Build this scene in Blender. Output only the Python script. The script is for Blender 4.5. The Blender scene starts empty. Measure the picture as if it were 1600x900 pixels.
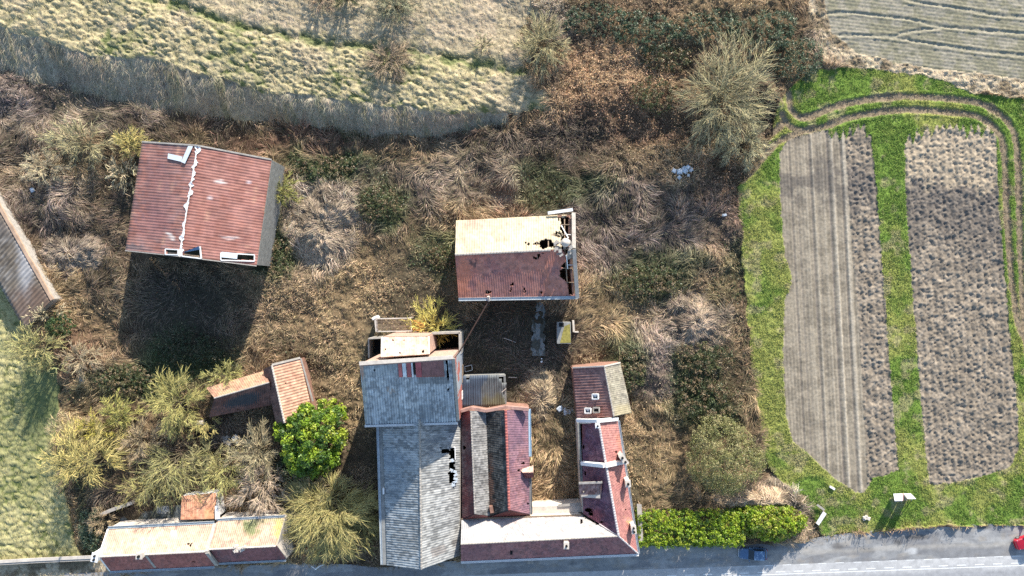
import bpy, math, random
import numpy as np
from mathutils import Vector
sc = bpy.context.scene
COL = sc.collection
R = math.radians
HC = 110.0                       # flying height of the drone, metres

# ------------------------------------------------------------------ camera, sky, sun, exposure
cam = bpy.data.cameras.new('camera'); cam_ob = bpy.data.objects.new('camera', cam); COL.objects.link(cam_ob)
cam_ob.location = (0, 0, HC); cam_ob.rotation_euler = (0, 0, 0)
cam.sensor_width = 36; cam.angle = 2*math.atan(80/HC); cam.clip_start = 1; cam.clip_end = 6000
sc.camera = cam_ob
SUN_EL, SUN_AZ = R(23.0), R(18.5)          # azimuth measured from +Y towards +X
w = bpy.data.worlds.new('World'); sc.world = w; w.use_nodes = True
wn = w.node_tree; sky = wn.nodes.new('ShaderNodeTexSky'); sky.sky_type = 'NISHITA'; sky.sun_disc = False
sky.sun_elevation = SUN_EL; sky.sun_rotation = SUN_AZ; sky.air_density = 1.0; sky.dust_density = 0.6; sky.ozone_density = 1.5
wn.links.new(sky.outputs['Color'], wn.nodes['Background'].inputs['Color'])
wn.nodes['Background'].inputs['Strength'].default_value = 0.14
sl = bpy.data.lights.new('sun', 'SUN'); sl.energy = 4.7; sl.angle = R(0.53); sl.color = (1.0, 0.93, 0.83)
so = bpy.data.objects.new('sun', sl); COL.objects.link(so)
sv = Vector((math.sin(SUN_AZ)*math.cos(SUN_EL), math.cos(SUN_AZ)*math.cos(SUN_EL), math.sin(SUN_EL)))
so.rotation_euler = sv.to_track_quat('Z', 'Y').to_euler(); so.location = sv*150
sc.view_settings.view_transform = 'Standard'; sc.view_settings.look = 'None'; sc.view_settings.gamma = 1
sc.view_settings.use_curve_mapping = False
sc.view_settings.exposure = 1.0
sc.render.engine = 'CYCLES'; sc.cycles.max_bounces = 5; sc.cycles.diffuse_bounces = 3; sc.cycles.glossy_bounces = 2
sc.cycles.transmission_bounces = 3; sc.cycles.use_denoising = False

# ------------------------------------------------------------------ survey helpers
# The photograph is a plumb aerial: at ground level one photo pixel is 0.1 m. P() gives the real point of a
# photo pixel once its height above the ground is known.
def P(px, py, z=0.0):
    k = (HC-z)/HC
    return np.array([(px-800)*.1*k, (450-py)*.1*k, z])
def topx(x, y, z):
    k = HC/(HC-z)
    return 800+x*10*k, 450-y*10*k

rng = np.random.default_rng(7)
_tab = [np.random.default_rng(100+i).random((256, 256)) for i in range(8)]
def vnoise(x, y, s=0):
    t = _tab[s % 8]
    xi = np.floor(x).astype(int); yi = np.floor(y).astype(int)
    fx = x-xi; fy = y-yi
    fx = fx*fx*fx*(fx*(fx*6-15)+10); fy = fy*fy*fy*(fy*(fy*6-15)+10)
    a = t[xi & 255, yi & 255]; b = t[(xi+1) & 255, yi & 255]; c = t[xi & 255, (yi+1) & 255]; d = t[(xi+1) & 255, (yi+1) & 255]
    return (a*(1-fx)+b*fx)*(1-fy)+(c*(1-fx)+d*fx)*fy
def fbm(x, y, o=4, s=0):
    v = 0; a = .5; n = 0
    for i in range(o):
        v = v+a*vnoise(x+17.3*i, y-9.1*i, s+i); n += a; a *= .5
        x, y = (x*1.6-y*1.2), (x*1.2+y*1.6)
    return v/n
def hash2(i, j, s=0):
    return _tab[s % 8][i.astype(int) & 255, j.astype(int) & 255]
def sstep(a, b, x):
    t = np.clip((x-a)/(b-a), 0, 1); return t*t*(3-2*t)
def domes(x, y, cw, ch, s=0, jit=.9):
    """height of a field of rounded tussocks or clods: 1 at a centre, 0 at the rim"""
    u = x/cw; v = y/ch; iu = np.floor(u); iv = np.floor(v); out = np.zeros_like(x)
    for di in (-1, 0, 1):
        for dj in (-1, 0, 1):
            a = iu+di; b = iv+dj
            cx = a+.5+(hash2(a, b, s)-.5)*jit; cy = b+.5+(hash2(a, b, s+1)-.5)*jit
            r = .45+.45*hash2(a, b, s+2)
            d = ((u-cx)**2+(v-cy)**2)/(r*r)
            out = np.maximum(out, np.clip(1-d, 0, 1)**.8*(.35+.65*hash2(a, b, s+3)))
    return out
def inpoly(px, py, poly):
    res = np.zeros(px.shape, bool); n = len(poly); j = n-1
    for i in range(n):
        xi, yi = poly[i]; xj, yj = poly[j]
        c = ((yi > py) != (yj > py))
        with np.errstate(divide='ignore', invalid='ignore'):
            res ^= c & (px < (xj-xi)*(py-yi)/(yj-yi+1e-12)+xi)
        j = i
    return res
def blob(px, py, cx, cy, rx, ry):
    return np.clip(1.3-np.sqrt(((px-cx)/rx)**2+((py-cy)/ry)**2), 0, 1)
def mix(a, b, t):
    t = np.asarray(t)[..., None]; return np.asarray(a)*(1-t)+np.asarray(b)*t
def polydist(px, py, pts):
    d = np.full(px.shape, 1e9)
    for (x0, y0), (x1, y1) in zip(pts[:-1], pts[1:]):
        dx, dy = x1-x0, y1-y0; t = np.clip(((px-x0)*dx+(py-y0)*dy)/(dx*dx+dy*dy), 0, 1)
        d = np.minimum(d, np.hypot(px-x0-t*dx, py-y0-t*dy))
    return d
def smooth_line(pts, n=4):
    pts = [np.array(p, float) for p in pts]
    out = []
    for i in range(len(pts)-1):
        p0 = pts[max(i-1, 0)]; p1 = pts[i]; p2 = pts[i+1]; p3 = pts[min(i+2, len(pts)-1)]
        for k in range(n):
            t = k/n
            out.append(tuple(.5*((2*p1)+(p2-p0)*t+(2*p0-5*p1+4*p2-p3)*t*t+(3*p1-p0-3*p2+p3)*t**3)))
    out.append(tuple(pts[-1])); return out

# ------------------------------------------------------------------ materials
def mat(name, col=None, rough=.8, spec=.3, metal=0.0, nscale=3.0, namt=.25, transl=0.0, bump=0.0, attr=False, coat=0.0):
    m = bpy.data.materials.new(name); m.use_nodes = True; nt = m.node_tree; b = nt.nodes['Principled BSDF']
    b.inputs['Roughness'].default_value = rough; b.inputs['Specular IOR Level'].default_value = spec
    b.inputs['Metallic'].default_value = metal; b.inputs['Coat Weight'].default_value = coat
    if attr:
        src = nt.nodes.new('ShaderNodeAttribute'); src.attribute_name = 'Col'; out = src.outputs['Color']
    else:
        src = nt.nodes.new('ShaderNodeRGB'); src.outputs[0].default_value = (*col, 1); out = src.outputs[0]
    if namt > 0:
        tc = nt.nodes.new('ShaderNodeNewGeometry'); nz = nt.nodes.new('ShaderNodeTexNoise')
        nz.inputs['Scale'].default_value = nscale; nz.inputs['Detail'].default_value = 5; nz.inputs['Roughness'].default_value = .65
        nt.links.new(tc.outputs['Position'], nz.inputs['Vector'])
        mr = nt.nodes.new('ShaderNodeMapRange'); mr.inputs[1].default_value = .25; mr.inputs[2].default_value = .75
        mr.inputs[3].default_value = 1-namt; mr.inputs[4].default_value = 1+namt
        nt.links.new(nz.outputs['Fac'], mr.inputs[0])
        mx = nt.nodes.new('ShaderNodeMix'); mx.data_type = 'RGBA'; mx.blend_type = 'MULTIPLY'; mx.inputs[0].default_value = 1
        nt.links.new(out, mx.inputs[6]); nt.links.new(mr.outputs[0], mx.inputs[7]); out = mx.outputs[2]
        if bump > 0:
            bp = nt.nodes.new('ShaderNodeBump'); bp.inputs['Strength'].default_value = bump; bp.inputs['Distance'].default_value = .05
            nt.links.new(nz.outputs['Fac'], bp.inputs['Height']); nt.links.new(bp.outputs[0], b.inputs['Normal'])
    nt.links.new(out, b.inputs['Base Color'])
    if transl > 0:
        tr = nt.nodes.new('ShaderNodeBsdfTranslucent'); nt.links.new(out, tr.inputs['Color'])
        ms = nt.nodes.new('ShaderNodeMixShader'); ms.inputs[0].default_value = transl
        nt.links.new(b.outputs[0], ms.inputs[1]); nt.links.new(tr.outputs[0], ms.inputs[2])
        nt.links.new(ms.outputs[0], nt.nodes['Material Output'].inputs['Surface'])
    return m
M = dict(
    soil=mat('ground_cover', attr=True, rough=.95, spec=.1, nscale=2.2, namt=.35, bump=.4),
    plant=mat('plant_fibre', attr=True, rough=.75, spec=.2, namt=0, transl=.18),
    leaf=mat('green_leaf', attr=True, rough=.45, spec=.4, namt=0, transl=.3),
    twig=mat('bare_twig', attr=True, rough=.8, spec=.2, namt=0),
    tile=mat('clay_tile', attr=True, rough=.5, spec=.42, nscale=1.3, namt=.28),
    dulltile=mat('weathered_tile', attr=True, rough=.65, spec=.25, nscale=1.3, namt=.28),
    sheet=mat('corrugated_sheet', attr=True, rough=.62, spec=.4, nscale=1.1, namt=.25),
    brick=mat('red_brick', (.27, .15, .11), rough=.9, nscale=1.6, namt=.4, bump=.3),
    peeling=mat('peeling_render', attr=True, rough=.9, spec=.2, nscale=1.5, namt=.35),
    pinkwall=mat('pink_brick', (.42, .28, .22), rough=.9, nscale=1.6, namt=.35, bump=.2),
    hay=mat('dry_stem', (.30, .23, .15), rough=.8, nscale=3, namt=.3),
    render=mat('pale_render', (.55, .49, .42), rough=.9, nscale=1.2, namt=.25),
    grey=mat('grey_concrete', (.24, .24, .225), rough=.9, nscale=1.5, namt=.35, bump=.3),
    moss=mat('mossy_concrete', (.26, .225, .06), rough=.95, nscale=2.5, namt=.5, bump=.4),
    white=mat('white_paint', (.78, .77, .74), rough=.55, nscale=2, namt=.1),
    zinc=mat('zinc_gutter', (.50, .54, .55), rough=.45, metal=.4, nscale=2, namt=.2),
    wood=mat('grey_timber', (.26, .19, .13), rough=.9, nscale=3, namt=.35),
    rust=mat('rusty_steel', (.075, .047, .038), rough=.8, metal=.2, nscale=3, namt=.4),
    ochre=mat('rusty_sheet', (.42, .20, .05), rough=.8, nscale=3, namt=.4),
    plastic=mat('white_plastic', (.52, .57, .61), rough=.4, nscale=2, namt=.2),
    trans=mat('clear_sheet', (.66, .72, .76), rough=.35, nscale=2, namt=.1),
    dark=mat('dark_void', (.012, .012, .012), rough=.9, namt=0),  # near-black colour standing in for the dark inside openings and rooms
    glass=mat('window_glass', (.02, .03, .04), rough=.08, spec=.6, namt=0),
    tyre=mat('tyre_rubber', (.015, .015, .016), rough=.85, namt=0),
    alloy=mat('wheel_alloy', (.5, .5, .52), rough=.3, metal=.8, namt=0),
    blue=mat('blue_car_paint', (.075, .145, .26), rough=.28, spec=.5, namt=0, coat=.6),
    red=mat('red_car_paint', (.42, .012, .03), rough=.3, spec=.5, namt=0, coat=.6),
    lamp=mat('lamp_lens', (.75, .77, .8), rough=.15, namt=0),
    redlamp=mat('red_lamp_lens', (.35, .01, .01), rough=.2, namt=0),
    asphalt=mat('asphalt', attr=True, rough=.85, spec=.35, nscale=1.2, namt=.22, bump=.15),
    paint=mat('road_paint', (.75, .75, .72), rough=.7, nscale=4, namt=.25),
    bark=mat('bark', (.12, .10, .06), rough=.9, nscale=4, namt=.35),
    cap=mat('stone_coping', (.36, .33, .29), rough=.9, nscale=2, namt=.3),
    print=mat('poster_print', (.55, .56, .66), rough=.6, nscale=5, namt=.35),
    pink=mat('poster_edge', (.70, .40, .44), rough=.6, namt=0),
)

# ------------------------------------------------------------------ object helpers
def thing(name, label, cat, loc=(0, 0, 0), group=None):
    o = bpy.data.objects.new(name, None); COL.objects.link(o); o.location = Vector([float(v) for v in loc])
    o.empty_display_size = .5; o['label'] = label; o['category'] = cat
    if group: o['group'] = group
    return o
def tag(o, label=None, cat=None, group=None, kind=None):
    if label: o['label'] = label
    if cat: o['category'] = cat
    if group: o['group'] = group
    if kind: o['kind'] = kind
    return o
def mk(name, V, F, m, parent=None, col=None, smooth=False, origin=None):
    """V (n,3) world coordinates, F (k,3 or 4) indices; one mesh object"""
    V = np.asarray(V, np.float32); F = np.asarray(F, np.int32)
    o0 = np.zeros(3)
    if parent is not None:
        p = parent
        while p is not None: o0 = o0+np.array(p.location); p = p.parent
    elif origin is not None: o0 = np.asarray(origin, float)
    me = bpy.data.meshes.new(name); n, k = F.shape
    me.vertices.add(len(V)); me.vertices.foreach_set('co', (V-o0.astype(np.float32)).ravel())
    me.loops.add(n*k); me.loops.foreach_set('vertex_index', F.ravel())
    me.polygons.add(n); me.polygons.foreach_set('loop_start', np.arange(0, n*k, k, dtype=np.int32))
    me.polygons.foreach_set('loop_total', np.full(n, k, np.int32))
    if smooth: me.polygons.foreach_set('use_smooth', np.ones(n, bool))
    me.update(calc_edges=True)
    if col is not None:
        a = me.attributes.new('Col', 'FLOAT_COLOR', 'POINT')
        a.data.foreach_set('color', np.concatenate([np.clip(col, 0, 1), np.ones((len(V), 1))], 1).astype(np.float32).ravel())
    me.materials.append(m)
    o = bpy.data.objects.new(name, me); COL.objects.link(o)
    if parent is not None: o.parent = parent
    elif origin is not None: o.location = [float(v) for v in origin]
    return o
SPLIT = set('post verge_trim rooflight_frame broken_sheet parapet rafter broken_batten fallen_tile gable_coping coping fire_wall hole_frame chimney_rubble purlin'.split())
class MB:
    def __init__(s): s.v = []; s.f = []
    def add(s, vs, fs):
        b = len(s.v); s.v += [tuple(float(c) for c in v) for v in vs]; s.f += [tuple(b+i for i in f) for f in fs]; return s
    def hexa(s, b4, t4):
        return s.add(list(b4)+list(t4), [(3, 2, 1, 0), (4, 5, 6, 7), (0, 1, 5, 4), (1, 2, 6, 5), (2, 3, 7, 6), (3, 0, 4, 7)])
    def box(s, c, sx, sy, z0, z1, rot=0, taper=1.0):
        ca, sa = math.cos(rot), math.sin(rot); q = [(-sx/2, -sy/2), (sx/2, -sy/2), (sx/2, sy/2), (-sx/2, sy/2)]
        f = lambda k, z: [(c[0]+(x*ca-y*sa)*k, c[1]+(x*sa+y*ca)*k, z) for x, y in q]
        return s.hexa(f(1, z0), f(taper, z1))
    def bar(s, p, q, w, h):
        p = np.array(p, float); q = np.array(q, float); d = q-p; d /= np.linalg.norm(d)
        up = np.array([0, 0, 1.]) if abs(d[2]) < .95 else np.array([1., 0, 0])
        a = np.cross(d, up); a /= np.linalg.norm(a); b = np.cross(a, d); a = a*w/2; b = b*h/2
        return s.hexa([p-a-b, p+a-b, p+a+b, p-a+b], [q-a-b, q+a-b, q+a+b, q-a+b])
    def wall(s, p, q, z0, zp, zq, th):
        p = np.array(p[:2], float); q = np.array(q[:2], float); d = q-p; d /= np.linalg.norm(d); n = np.array([-d[1], d[0]])*th/2
        b = [(*(p-n), z0), (*(q-n), z0), (*(q+n), z0), (*(p+n), z0)]
        t = [(*(p-n), zp), (*(q-n), zq), (*(q+n), zq), (*(p+n), zp)]
        return s.hexa(b, t)
    def tube(s, pts, r, n=6):
        rs = r if hasattr(r, '__len__') else [r]*len(pts); pts = [np.array(p, float) for p in pts]; base = len(s.v)
        for i, p in enumerate(pts):
            d = pts[min(i+1, len(pts)-1)]-pts[max(i-1, 0)]; d /= np.linalg.norm(d)+1e-9
            up = np.array([0, 0, 1.]) if abs(d[2]) < .9 else np.array([1., 0, 0])
            a = np.cross(d, up); a /= np.linalg.norm(a); b = np.cross(a, d)
            for k in range(n):
                t = 2*math.pi*k/n; s.v.append(tuple(p+rs[i]*(math.cos(t)*a+math.sin(t)*b)))
        for i in range(len(pts)-1):
            for k in range(n):
                s.f.append((base+i*n+k, base+i*n+(k+1) % n, base+(i+1)*n+(k+1) % n, base+(i+1)*n+k))
        s.f.append(tuple(base+k for k in range(n))[::-1]); e = base+(len(pts)-1)*n; s.f.append(tuple(e+k for k in range(n)))
        return s
    def islands(s):
        par = list(range(len(s.v)))
        def fd(i):
            while par[i] != i: par[i] = par[par[i]]; i = par[i]
            return i
        for f in s.f:
            for i in f[1:]: par[fd(i)] = fd(f[0])
        out = {}
        for f in s.f: out.setdefault(fd(f[0]), []).append(f)
        for fs in out.values():
            ids = sorted({i for f in fs for i in f}); mp = {i: k for k, i in enumerate(ids)}; b = MB(); b.v = [s.v[i] for i in ids]; b.f = [tuple(mp[i] for i in f) for f in fs]; yield b
    def build(s, name, m, parent=None, origin=None, bevel=0, smooth=False):
        if name in SPLIT and parent is not None:
            bs = list(s.islands())
            if len(bs) > 1: return [b.build1(name, m, parent, origin, bevel, smooth) for b in bs][0]
        return s.build1(name, m, parent, origin, bevel, smooth)
    def build1(s, name, m, parent=None, origin=None, bevel=0, smooth=False):
        o0 = np.zeros(3); p = parent
        while p is not None: o0 = o0+np.array(p.location); p = p.parent
        if parent is None and origin is not None: o0 = np.array(origin, float)
        me = bpy.data.meshes.new(name); me.from_pydata([tuple(np.array(v)-o0) for v in s.v], [], s.f); me.update()
        me.materials.append(m); o = bpy.data.objects.new(name, me); COL.objects.link(o)
        if smooth:
            for pl in me.polygons: pl.use_smooth = True
        if parent is not None: o.parent = parent
        elif origin is not None: o.location = [float(v) for v in origin]
        if bevel:
            b = o.modifiers.new('bevel', 'BEVEL'); b.width = bevel; b.segments = 2; b.limit_method = 'ANGLE'
        return o
# ------------------------------------------------------------------ the land
BT = np.array([(-300, 20), (0, 47), (60, 58), (150, 88), (230, 92), (330, 120), (400, 140), (500, 150), (600, 165), (700, 176), (800, 178), (860, 172), (1100, 170)], float)   # brink of the bank
BB = np.array([(-300, 90), (0, 112), (100, 135), (200, 162), (300, 180), (400, 186), (500, 197), (600, 214), (680, 213), (740, 202), (800, 190), (860, 182), (1100, 180)], float)           # foot of the bank
kT = (HC-2.8)/HC
BTX, BTY = (BT[:, 0]-800)*.1*kT, (450-BT[:, 1])*.1*kT
BBX, BBY = (BB[:, 0]-800)*.1, (450-BB[:, 1])*.1
def macro(x, y):
    yt = np.interp(x, BTX, BTY); yb = np.interp(x, BBX, BBY)
    yt = yt+(fbm(x*.2, y*.0+3, 4, 5)-.5)*3.6; yb = yb+(fbm(x*.24, y*0+8, 4, 6)-.5)*3.4
    yt = np.maximum(yt, yb+2.2)
    h = 2.8*(1-sstep(-14, 3, x))+1.1*sstep(-14, 3, x)*(1-sstep(38, 48, x))
    t = np.clip((y-yb)/(yt-yb), 0, 1); t = .75*t+.25*t*t*(3-2*t)
    return h*t
PLOT1 = [(1217, 245), (1232, 222), (1262, 214), (1300, 205), (1356, 196), (1366, 240), (1372, 330), (1385, 500), (1394, 620), (1404, 735), (1365, 748), (1350, 770), (1335, 768), (1300, 745), (1262, 708), (1238, 690), (1228, 650), (1223, 550), (1226, 470), (1238, 435), (1226, 400), (1220, 330)]
PLOT2 = [(1413, 216), (1440, 200), (1490, 196), (1540, 196), (1557, 212), (1561, 330), (1570, 430), (1580, 540), (1590, 640), (1592, 700), (1580, 727), (1545, 742), (1500, 752), (1452, 758), (1445, 700), (1436, 600), (1425, 450), (1416, 330)]
VERGE = [(1153, 292), (1175, 270), (1202, 225), (1222, 150), (1262, 112), (1330, 104), (1440, 118), (1540, 150), (1562, 150), (1640, 160), (1900, 190), (1900, 816), (1560, 820), (1440, 820), (1370, 828), (1290, 836), (1262, 800), (1238, 765), (1205, 735), (1190, 690), (1178, 600), (1166, 470), (1160, 380)]
ARABLE = [(1284, -190), (1290, 15), (1300, 52), (1342, 85), (1440, 106), (1530, 116), (1900, 160), (1900, -190)]
PASTURE = [(-250, 400), (0, 440), (40, 512), (88, 560), (92, 650), (84, 700), (100, 760), (112, 830), (128, 872), (0, 880), (-250, 890)]
COURT = [(724, 470), (895, 470), (893, 560), (835, 640), (718, 640)]
LAYBY_EDGE = [(-900, 905), (100, 896), (190, 893), (345, 884), (450, 878), (600, 884), (720, 876), (990, 856), (1010, 848), (1130, 847), (1258, 843), (1300, 836), (1372, 828), (1440, 821), (1560, 818), (1700, 818), (2500, 815)]
RUT1 = smooth_line([(1232, 146), (1236, 170), (1250, 183), (1270, 181), (1310, 165), (1370, 154), (1430, 151), (1500, 156), (1540, 165), (1572, 188), (1588, 225), (1592, 330), (1598, 470), (1606, 560)])
RUT2 = smooth_line([(1222, 178), (1232, 196), (1258, 204), (1290, 197), (1330, 183), (1390, 173), (1440, 172), (1500, 177), (1532, 184), (1558, 205), (1568, 232), (1573, 330), (1580, 430), (1590, 500), (1602, 530)])
RUT3 = smooth_line([(1160, 282), (1190, 250), (1215, 222), (1258, 204)])
RUT4 = smooth_line([(1150, 270), (1185, 230), (1210, 205), (1228, 190)])
PATCH = [  # tints of the rough ground, some dark ones painting in cast shadow: (kind, x, y, rx, ry, amount) in photo pixels
 ('pale', 505, 350, 60, 75, 1.0), ('pale', 470, 410, 40, 50, .5), ('pale', 1080, 505, 65, 50, .8), ('straw', 935, 490, 60, 70, .9), ('straw', 500, 500, 130, 90, .55),
 ('straw', 560, 610, 55, 120, .8), ('straw', 865, 700, 40, 90, .55), ('pale', 70, 190, 120, 50, .6), ('pale', 60, 290, 80, 70, .4), ('straw', 100, 460, 60, 70, .7),
 ('pale', 1210, 790, 70, 40, 1.0), ('pale', 1255, 765, 50, 35, .9), ('straw', 985, 740, 60, 70, .8), ('pale', 740, 280, 90, 50, .55), ('straw', 640, 430, 90, 60, .6),
 ('tan', 960, 110, 90, 50, 1.0), ('tan', 930, 175, 110, 40, .8), ('rusty', 440, 210, 190, 22, .9), ('rusty', 985, 190, 110, 40, .6), ('rusty', 1140, 300, 40, 50, .7),
 ('pale', 1310, 70, 40, 50, .9), ('pale', 860, 20, 40, 50, .8), ('dark', 290, 495, 105, 85, .9), ('green', 300, 555, 90, 35, .5), ('dark', 250, 200, 110, 30, .7), ('dark', 800, 215, 160, 30, .9), ('mauve', 985, 350, 160, 75, .85), ('dark', 1010, 335, 110, 26, .5),  # dark patch below the barn paints its shadow into the soil colour
 ('dark', 170, 370, 70, 110, .7), ('dark', 810, 545, 100, 90, .95), ('dark', 20, 230, 70, 25, .8), ('dark', 880, 260, 170, 40, .6), ('mauve', 1015, 560, 70, 60, .8), ('mauve', 40, 140, 90, 40, .8), ('mauve', 250, 165, 90, 22, .5), ('mauve', 640, 300, 80, 40, .5), ('mauve', 60, 330, 70, 50, .6),  # dark court soil, deepened to paint in the buildings' shadow
 ('dark', 560, 740, 40, 90, .6), ('green', 515, 265, 90, 30, .9), ('green', 595, 325, 50, 35, .8), ('green', 432, 385, 30, 70, .9), ('green', 690, 400, 50, 35, .7),
 ('green', 870, 295, 90, 35, .7), ('green', 1020, 430, 80, 40, .7), ('green', 1105, 600, 70, 90, .9), ('green', 965, 570, 40, 70, .7), ('green', 195, 595, 80, 35, .9),
 ('green', 290, 560, 70, 40, .9), ('green', 1150, 470, 25, 120, .5), ('rusty', 1150, 560, 25, 140, .6), ('green', 660, 560, 60, 70, .35), ('green', 560, 190, 40, 14, .5),
 ('dark', 150, 760, 60, 60, .6), ('green', 130, 830, 20, 60, .8), ('dark', 360, 690, 60, 40, .8), ('rusty', 700, 210, 60, 20, .6), ('rusty', 110, 540, 30, 40, .7),
]
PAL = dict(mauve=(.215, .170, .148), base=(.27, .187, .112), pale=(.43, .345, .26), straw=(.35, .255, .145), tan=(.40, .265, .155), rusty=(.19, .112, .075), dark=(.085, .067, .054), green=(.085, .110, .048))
def scrub_palette(px, py):
    wx = px+(fbm(px*.02, py*.02, 3, 1)-.5)*70; wy = py+(fbm(px*.02, py*.02, 3, 4)-.5)*70
    c = np.broadcast_to(np.array(PAL['base']), px.shape+(3,)).copy()
    big = fbm(px*.011, py*.011, 4, 2)
    c = mix(c, np.array(PAL['dark']), sstep(.54, .70, big)*.6); c = mix(c, np.array(PAL['straw']), sstep(.5, .32, big)*.6)
    g = np.zeros(px.shape)
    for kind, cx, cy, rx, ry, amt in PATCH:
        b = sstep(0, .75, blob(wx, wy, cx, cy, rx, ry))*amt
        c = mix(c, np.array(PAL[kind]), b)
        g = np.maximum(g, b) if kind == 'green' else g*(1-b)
    return c, g

STEP = .16
gx = np.arange(-98, 98.01, STEP); gy = np.arange(-58, 56.01, STEP)
GX, GY = np.meshgrid(gx, gy); NX, NY = len(gx), len(gy)
GZ = macro(GX, GY)
PXg, PYg = topx(GX, GY, GZ)
wob = (fbm(GX*.5, GY*.5, 4, 3)-.5)*26; wob2 = (fbm(GX*.5+40, GY*.5, 4, 6)-.5)*22
fin = (fbm(GX*1.6, GY*1.6, 3, 3)-.5)*12
zone = np.zeros(GX.shape, np.int8)
ytp = np.interp(PXg, BT[:, 0], BT[:, 1]); ybp = np.interp(PXg, BB[:, 0], BB[:, 1])
right = np.interp(PYg, [-60, 0, 60, 120, 170], [836, 834, 818, 838, 862])
zone[(PYg+wob*.7 < ybp) & (PXg+wob*3+wob2*2 < 800) & (PYg > 40)] = 2
zone[(PYg+wob*.6 < ytp) & (PXg+wob*2.2+wob2*1.6 < right)] = 1
tu = np.clip((GY-np.interp(GX, BBX, BBY))/(np.interp(GX, BTX, BTY)-np.interp(GX, BBX, BBY)), -1, 2)
zone[inpoly(PXg+wob*.6, PYg+wob2*.6, PASTURE)] = 3
zone[inpoly(PXg+wob*.4, PYg+wob2*.4, VERGE)] = 4
zone[inpoly(PXg+wob*.2, PYg+wob2*.3, ARABLE)] = 6
marg = inpoly(PXg+wob*.8, PYg+wob2*.8, [(1280, -90), (1262, 30), (1290, 96), (1400, 122), (1500, 140), (1900, 190), (1900, 120), (1440, 95), (1330, 60), (1300, -90)]) & (zone != 6) & (zone != 4)
zone[marg] = 7
tooth = (PXg+PYg*.02+(fbm(GX*.35, GY*.1, 2, 2)-.5)*14)*.083; spk = (np.abs(tooth % 1-.5)*2)*(5+20*hash2(np.floor(tooth+.5), np.zeros_like(tooth), 3))           # ragged ends of the plough furrows
inp1 = inpoly(PXg+fin*.35, np.where(PYg < 300, PYg-spk*(PXg > 1295)+4, PYg)+fin*.4, PLOT1)
inp2 = inpoly(PXg+fin*.3, np.where(PYg < 300, PYg-spk+4, PYg)+fin*.4, PLOT2)
zone[inp1 | inp2] = 5
lay = np.interp(PXg, [p[0] for p in LAYBY_EDGE], [p[1] for p in LAYBY_EDGE])
zone[(PYg > lay+3) & (PXg > 200)] = 8
rdedge = np.interp(PXg, [-900, 150, 600, 1000, 1282, 1560, 1720, 2400], [956, 918, 903, 890, 880, 869, 863, 838])
zone[inpoly(PXg+wob*.3, PYg+wob2*.3, [(-250, 890), (0, 880), (150, 872), (190, 900), (210, 960), (-250, 970)])] = 7
zone[PYg > rdedge+2] = 8
zone[PYg > 1013] = 7
ZONE = zone
# --- relief
rough = fbm(GX*.22, GY*.22, 4, 0); fine = fbm(GX*1.3, GY*1.3, 4, 2)
rel = np.zeros(GX.shape)
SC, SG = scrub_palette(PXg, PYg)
flowS = fbm(GX*.085, GY*.085, 3, 5)
z0 = zone == 0
tus = domes(GX+1.2*(fine-.5), GY, 1.5, 1.15, 1)
rel[z0] = ((rough-.5)*2.4+(fine-.5)*.8+tus*.30)[z0]
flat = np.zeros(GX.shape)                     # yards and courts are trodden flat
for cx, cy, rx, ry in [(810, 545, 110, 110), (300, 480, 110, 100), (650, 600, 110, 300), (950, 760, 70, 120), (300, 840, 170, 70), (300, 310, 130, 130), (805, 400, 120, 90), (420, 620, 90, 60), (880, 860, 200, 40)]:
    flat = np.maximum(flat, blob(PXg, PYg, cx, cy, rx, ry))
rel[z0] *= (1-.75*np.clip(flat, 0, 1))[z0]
mm = (zone == 1)
t1 = domes(GX*.93-GY*.36+(fine-.5)*.8, GX*.36+GY*.93, 1.45, .72, 2); t2 = domes(GX+.5, GY+.3, .8, .5, 4)
HL = smooth_line([(180, -20), (300, 12), (420, 48), (560, 66), (640, 78), (720, 92), (850, 112), (900, 116)])
hx = np.interp(PXg, [p[0] for p in HL], [p[1] for p in HL]); above = sstep(6, -14, PYg-hx+wob*.6)*(PXg > 170)
hband = np.exp(-((PYg-hx-4+wob*.6)/8)**2)*(PXg > 190)
t1b = domes(GX*.93-GY*.36+(fine-.5)*1.1, GX*.36+GY*.93+(rough-.5)*1.5, 1.0, .48, 6)
tt = np.where(fbm(GX*.09, GY*.12, 2, 3) > .5, t1, t1b)
rel[mm] = ((tt*.36+t2*.12)*(1-.62*above)+(rough-.5)*1.0+(fine-.5)*.30-.55*hband)[mm]
mb = (zone == 2)
rill = fbm(GX*1.1+GY*.15, GY*.16, 4, 1)
rel[mb] = ((rill-.5)*1.0+(fine-.5)*.5+(rough-.5)*.3)[mb]
mp = zone == 3
t3 = domes(GX+(fine-.5), GY, 1.0, .8, 3)
smooth_strip = sstep(28, 44, PXg+wob*.5)*sstep(720, 640, PYg+wob)
rel[mp] = (t3*.30*(1-.85*smooth_strip)+(fine-.5)*.15)[mp]
mg = zone == 4
rel[mg] = ((fine-.5)*.25+domes(GX, GY, .6, .5, 5)*.07)[mg]
rd = np.full(GX.shape, 9.)
m4 = PXg > 1120
rd[m4] = np.min([polydist(PXg[m4]+fin[m4]*.15, PYg[m4]+fin[m4]*.15, r) for r in (RUT1, RUT2, RUT3, RUT4)], axis=0)*.1
rutw = np.clip(1-rd/.80, 0, 1)
bank_ = np.exp(-((rd-.78)/.22)**2)
rel[mg] += (-.15*sstep(0, .6, rutw)+.09*bank_)[mg]
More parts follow.
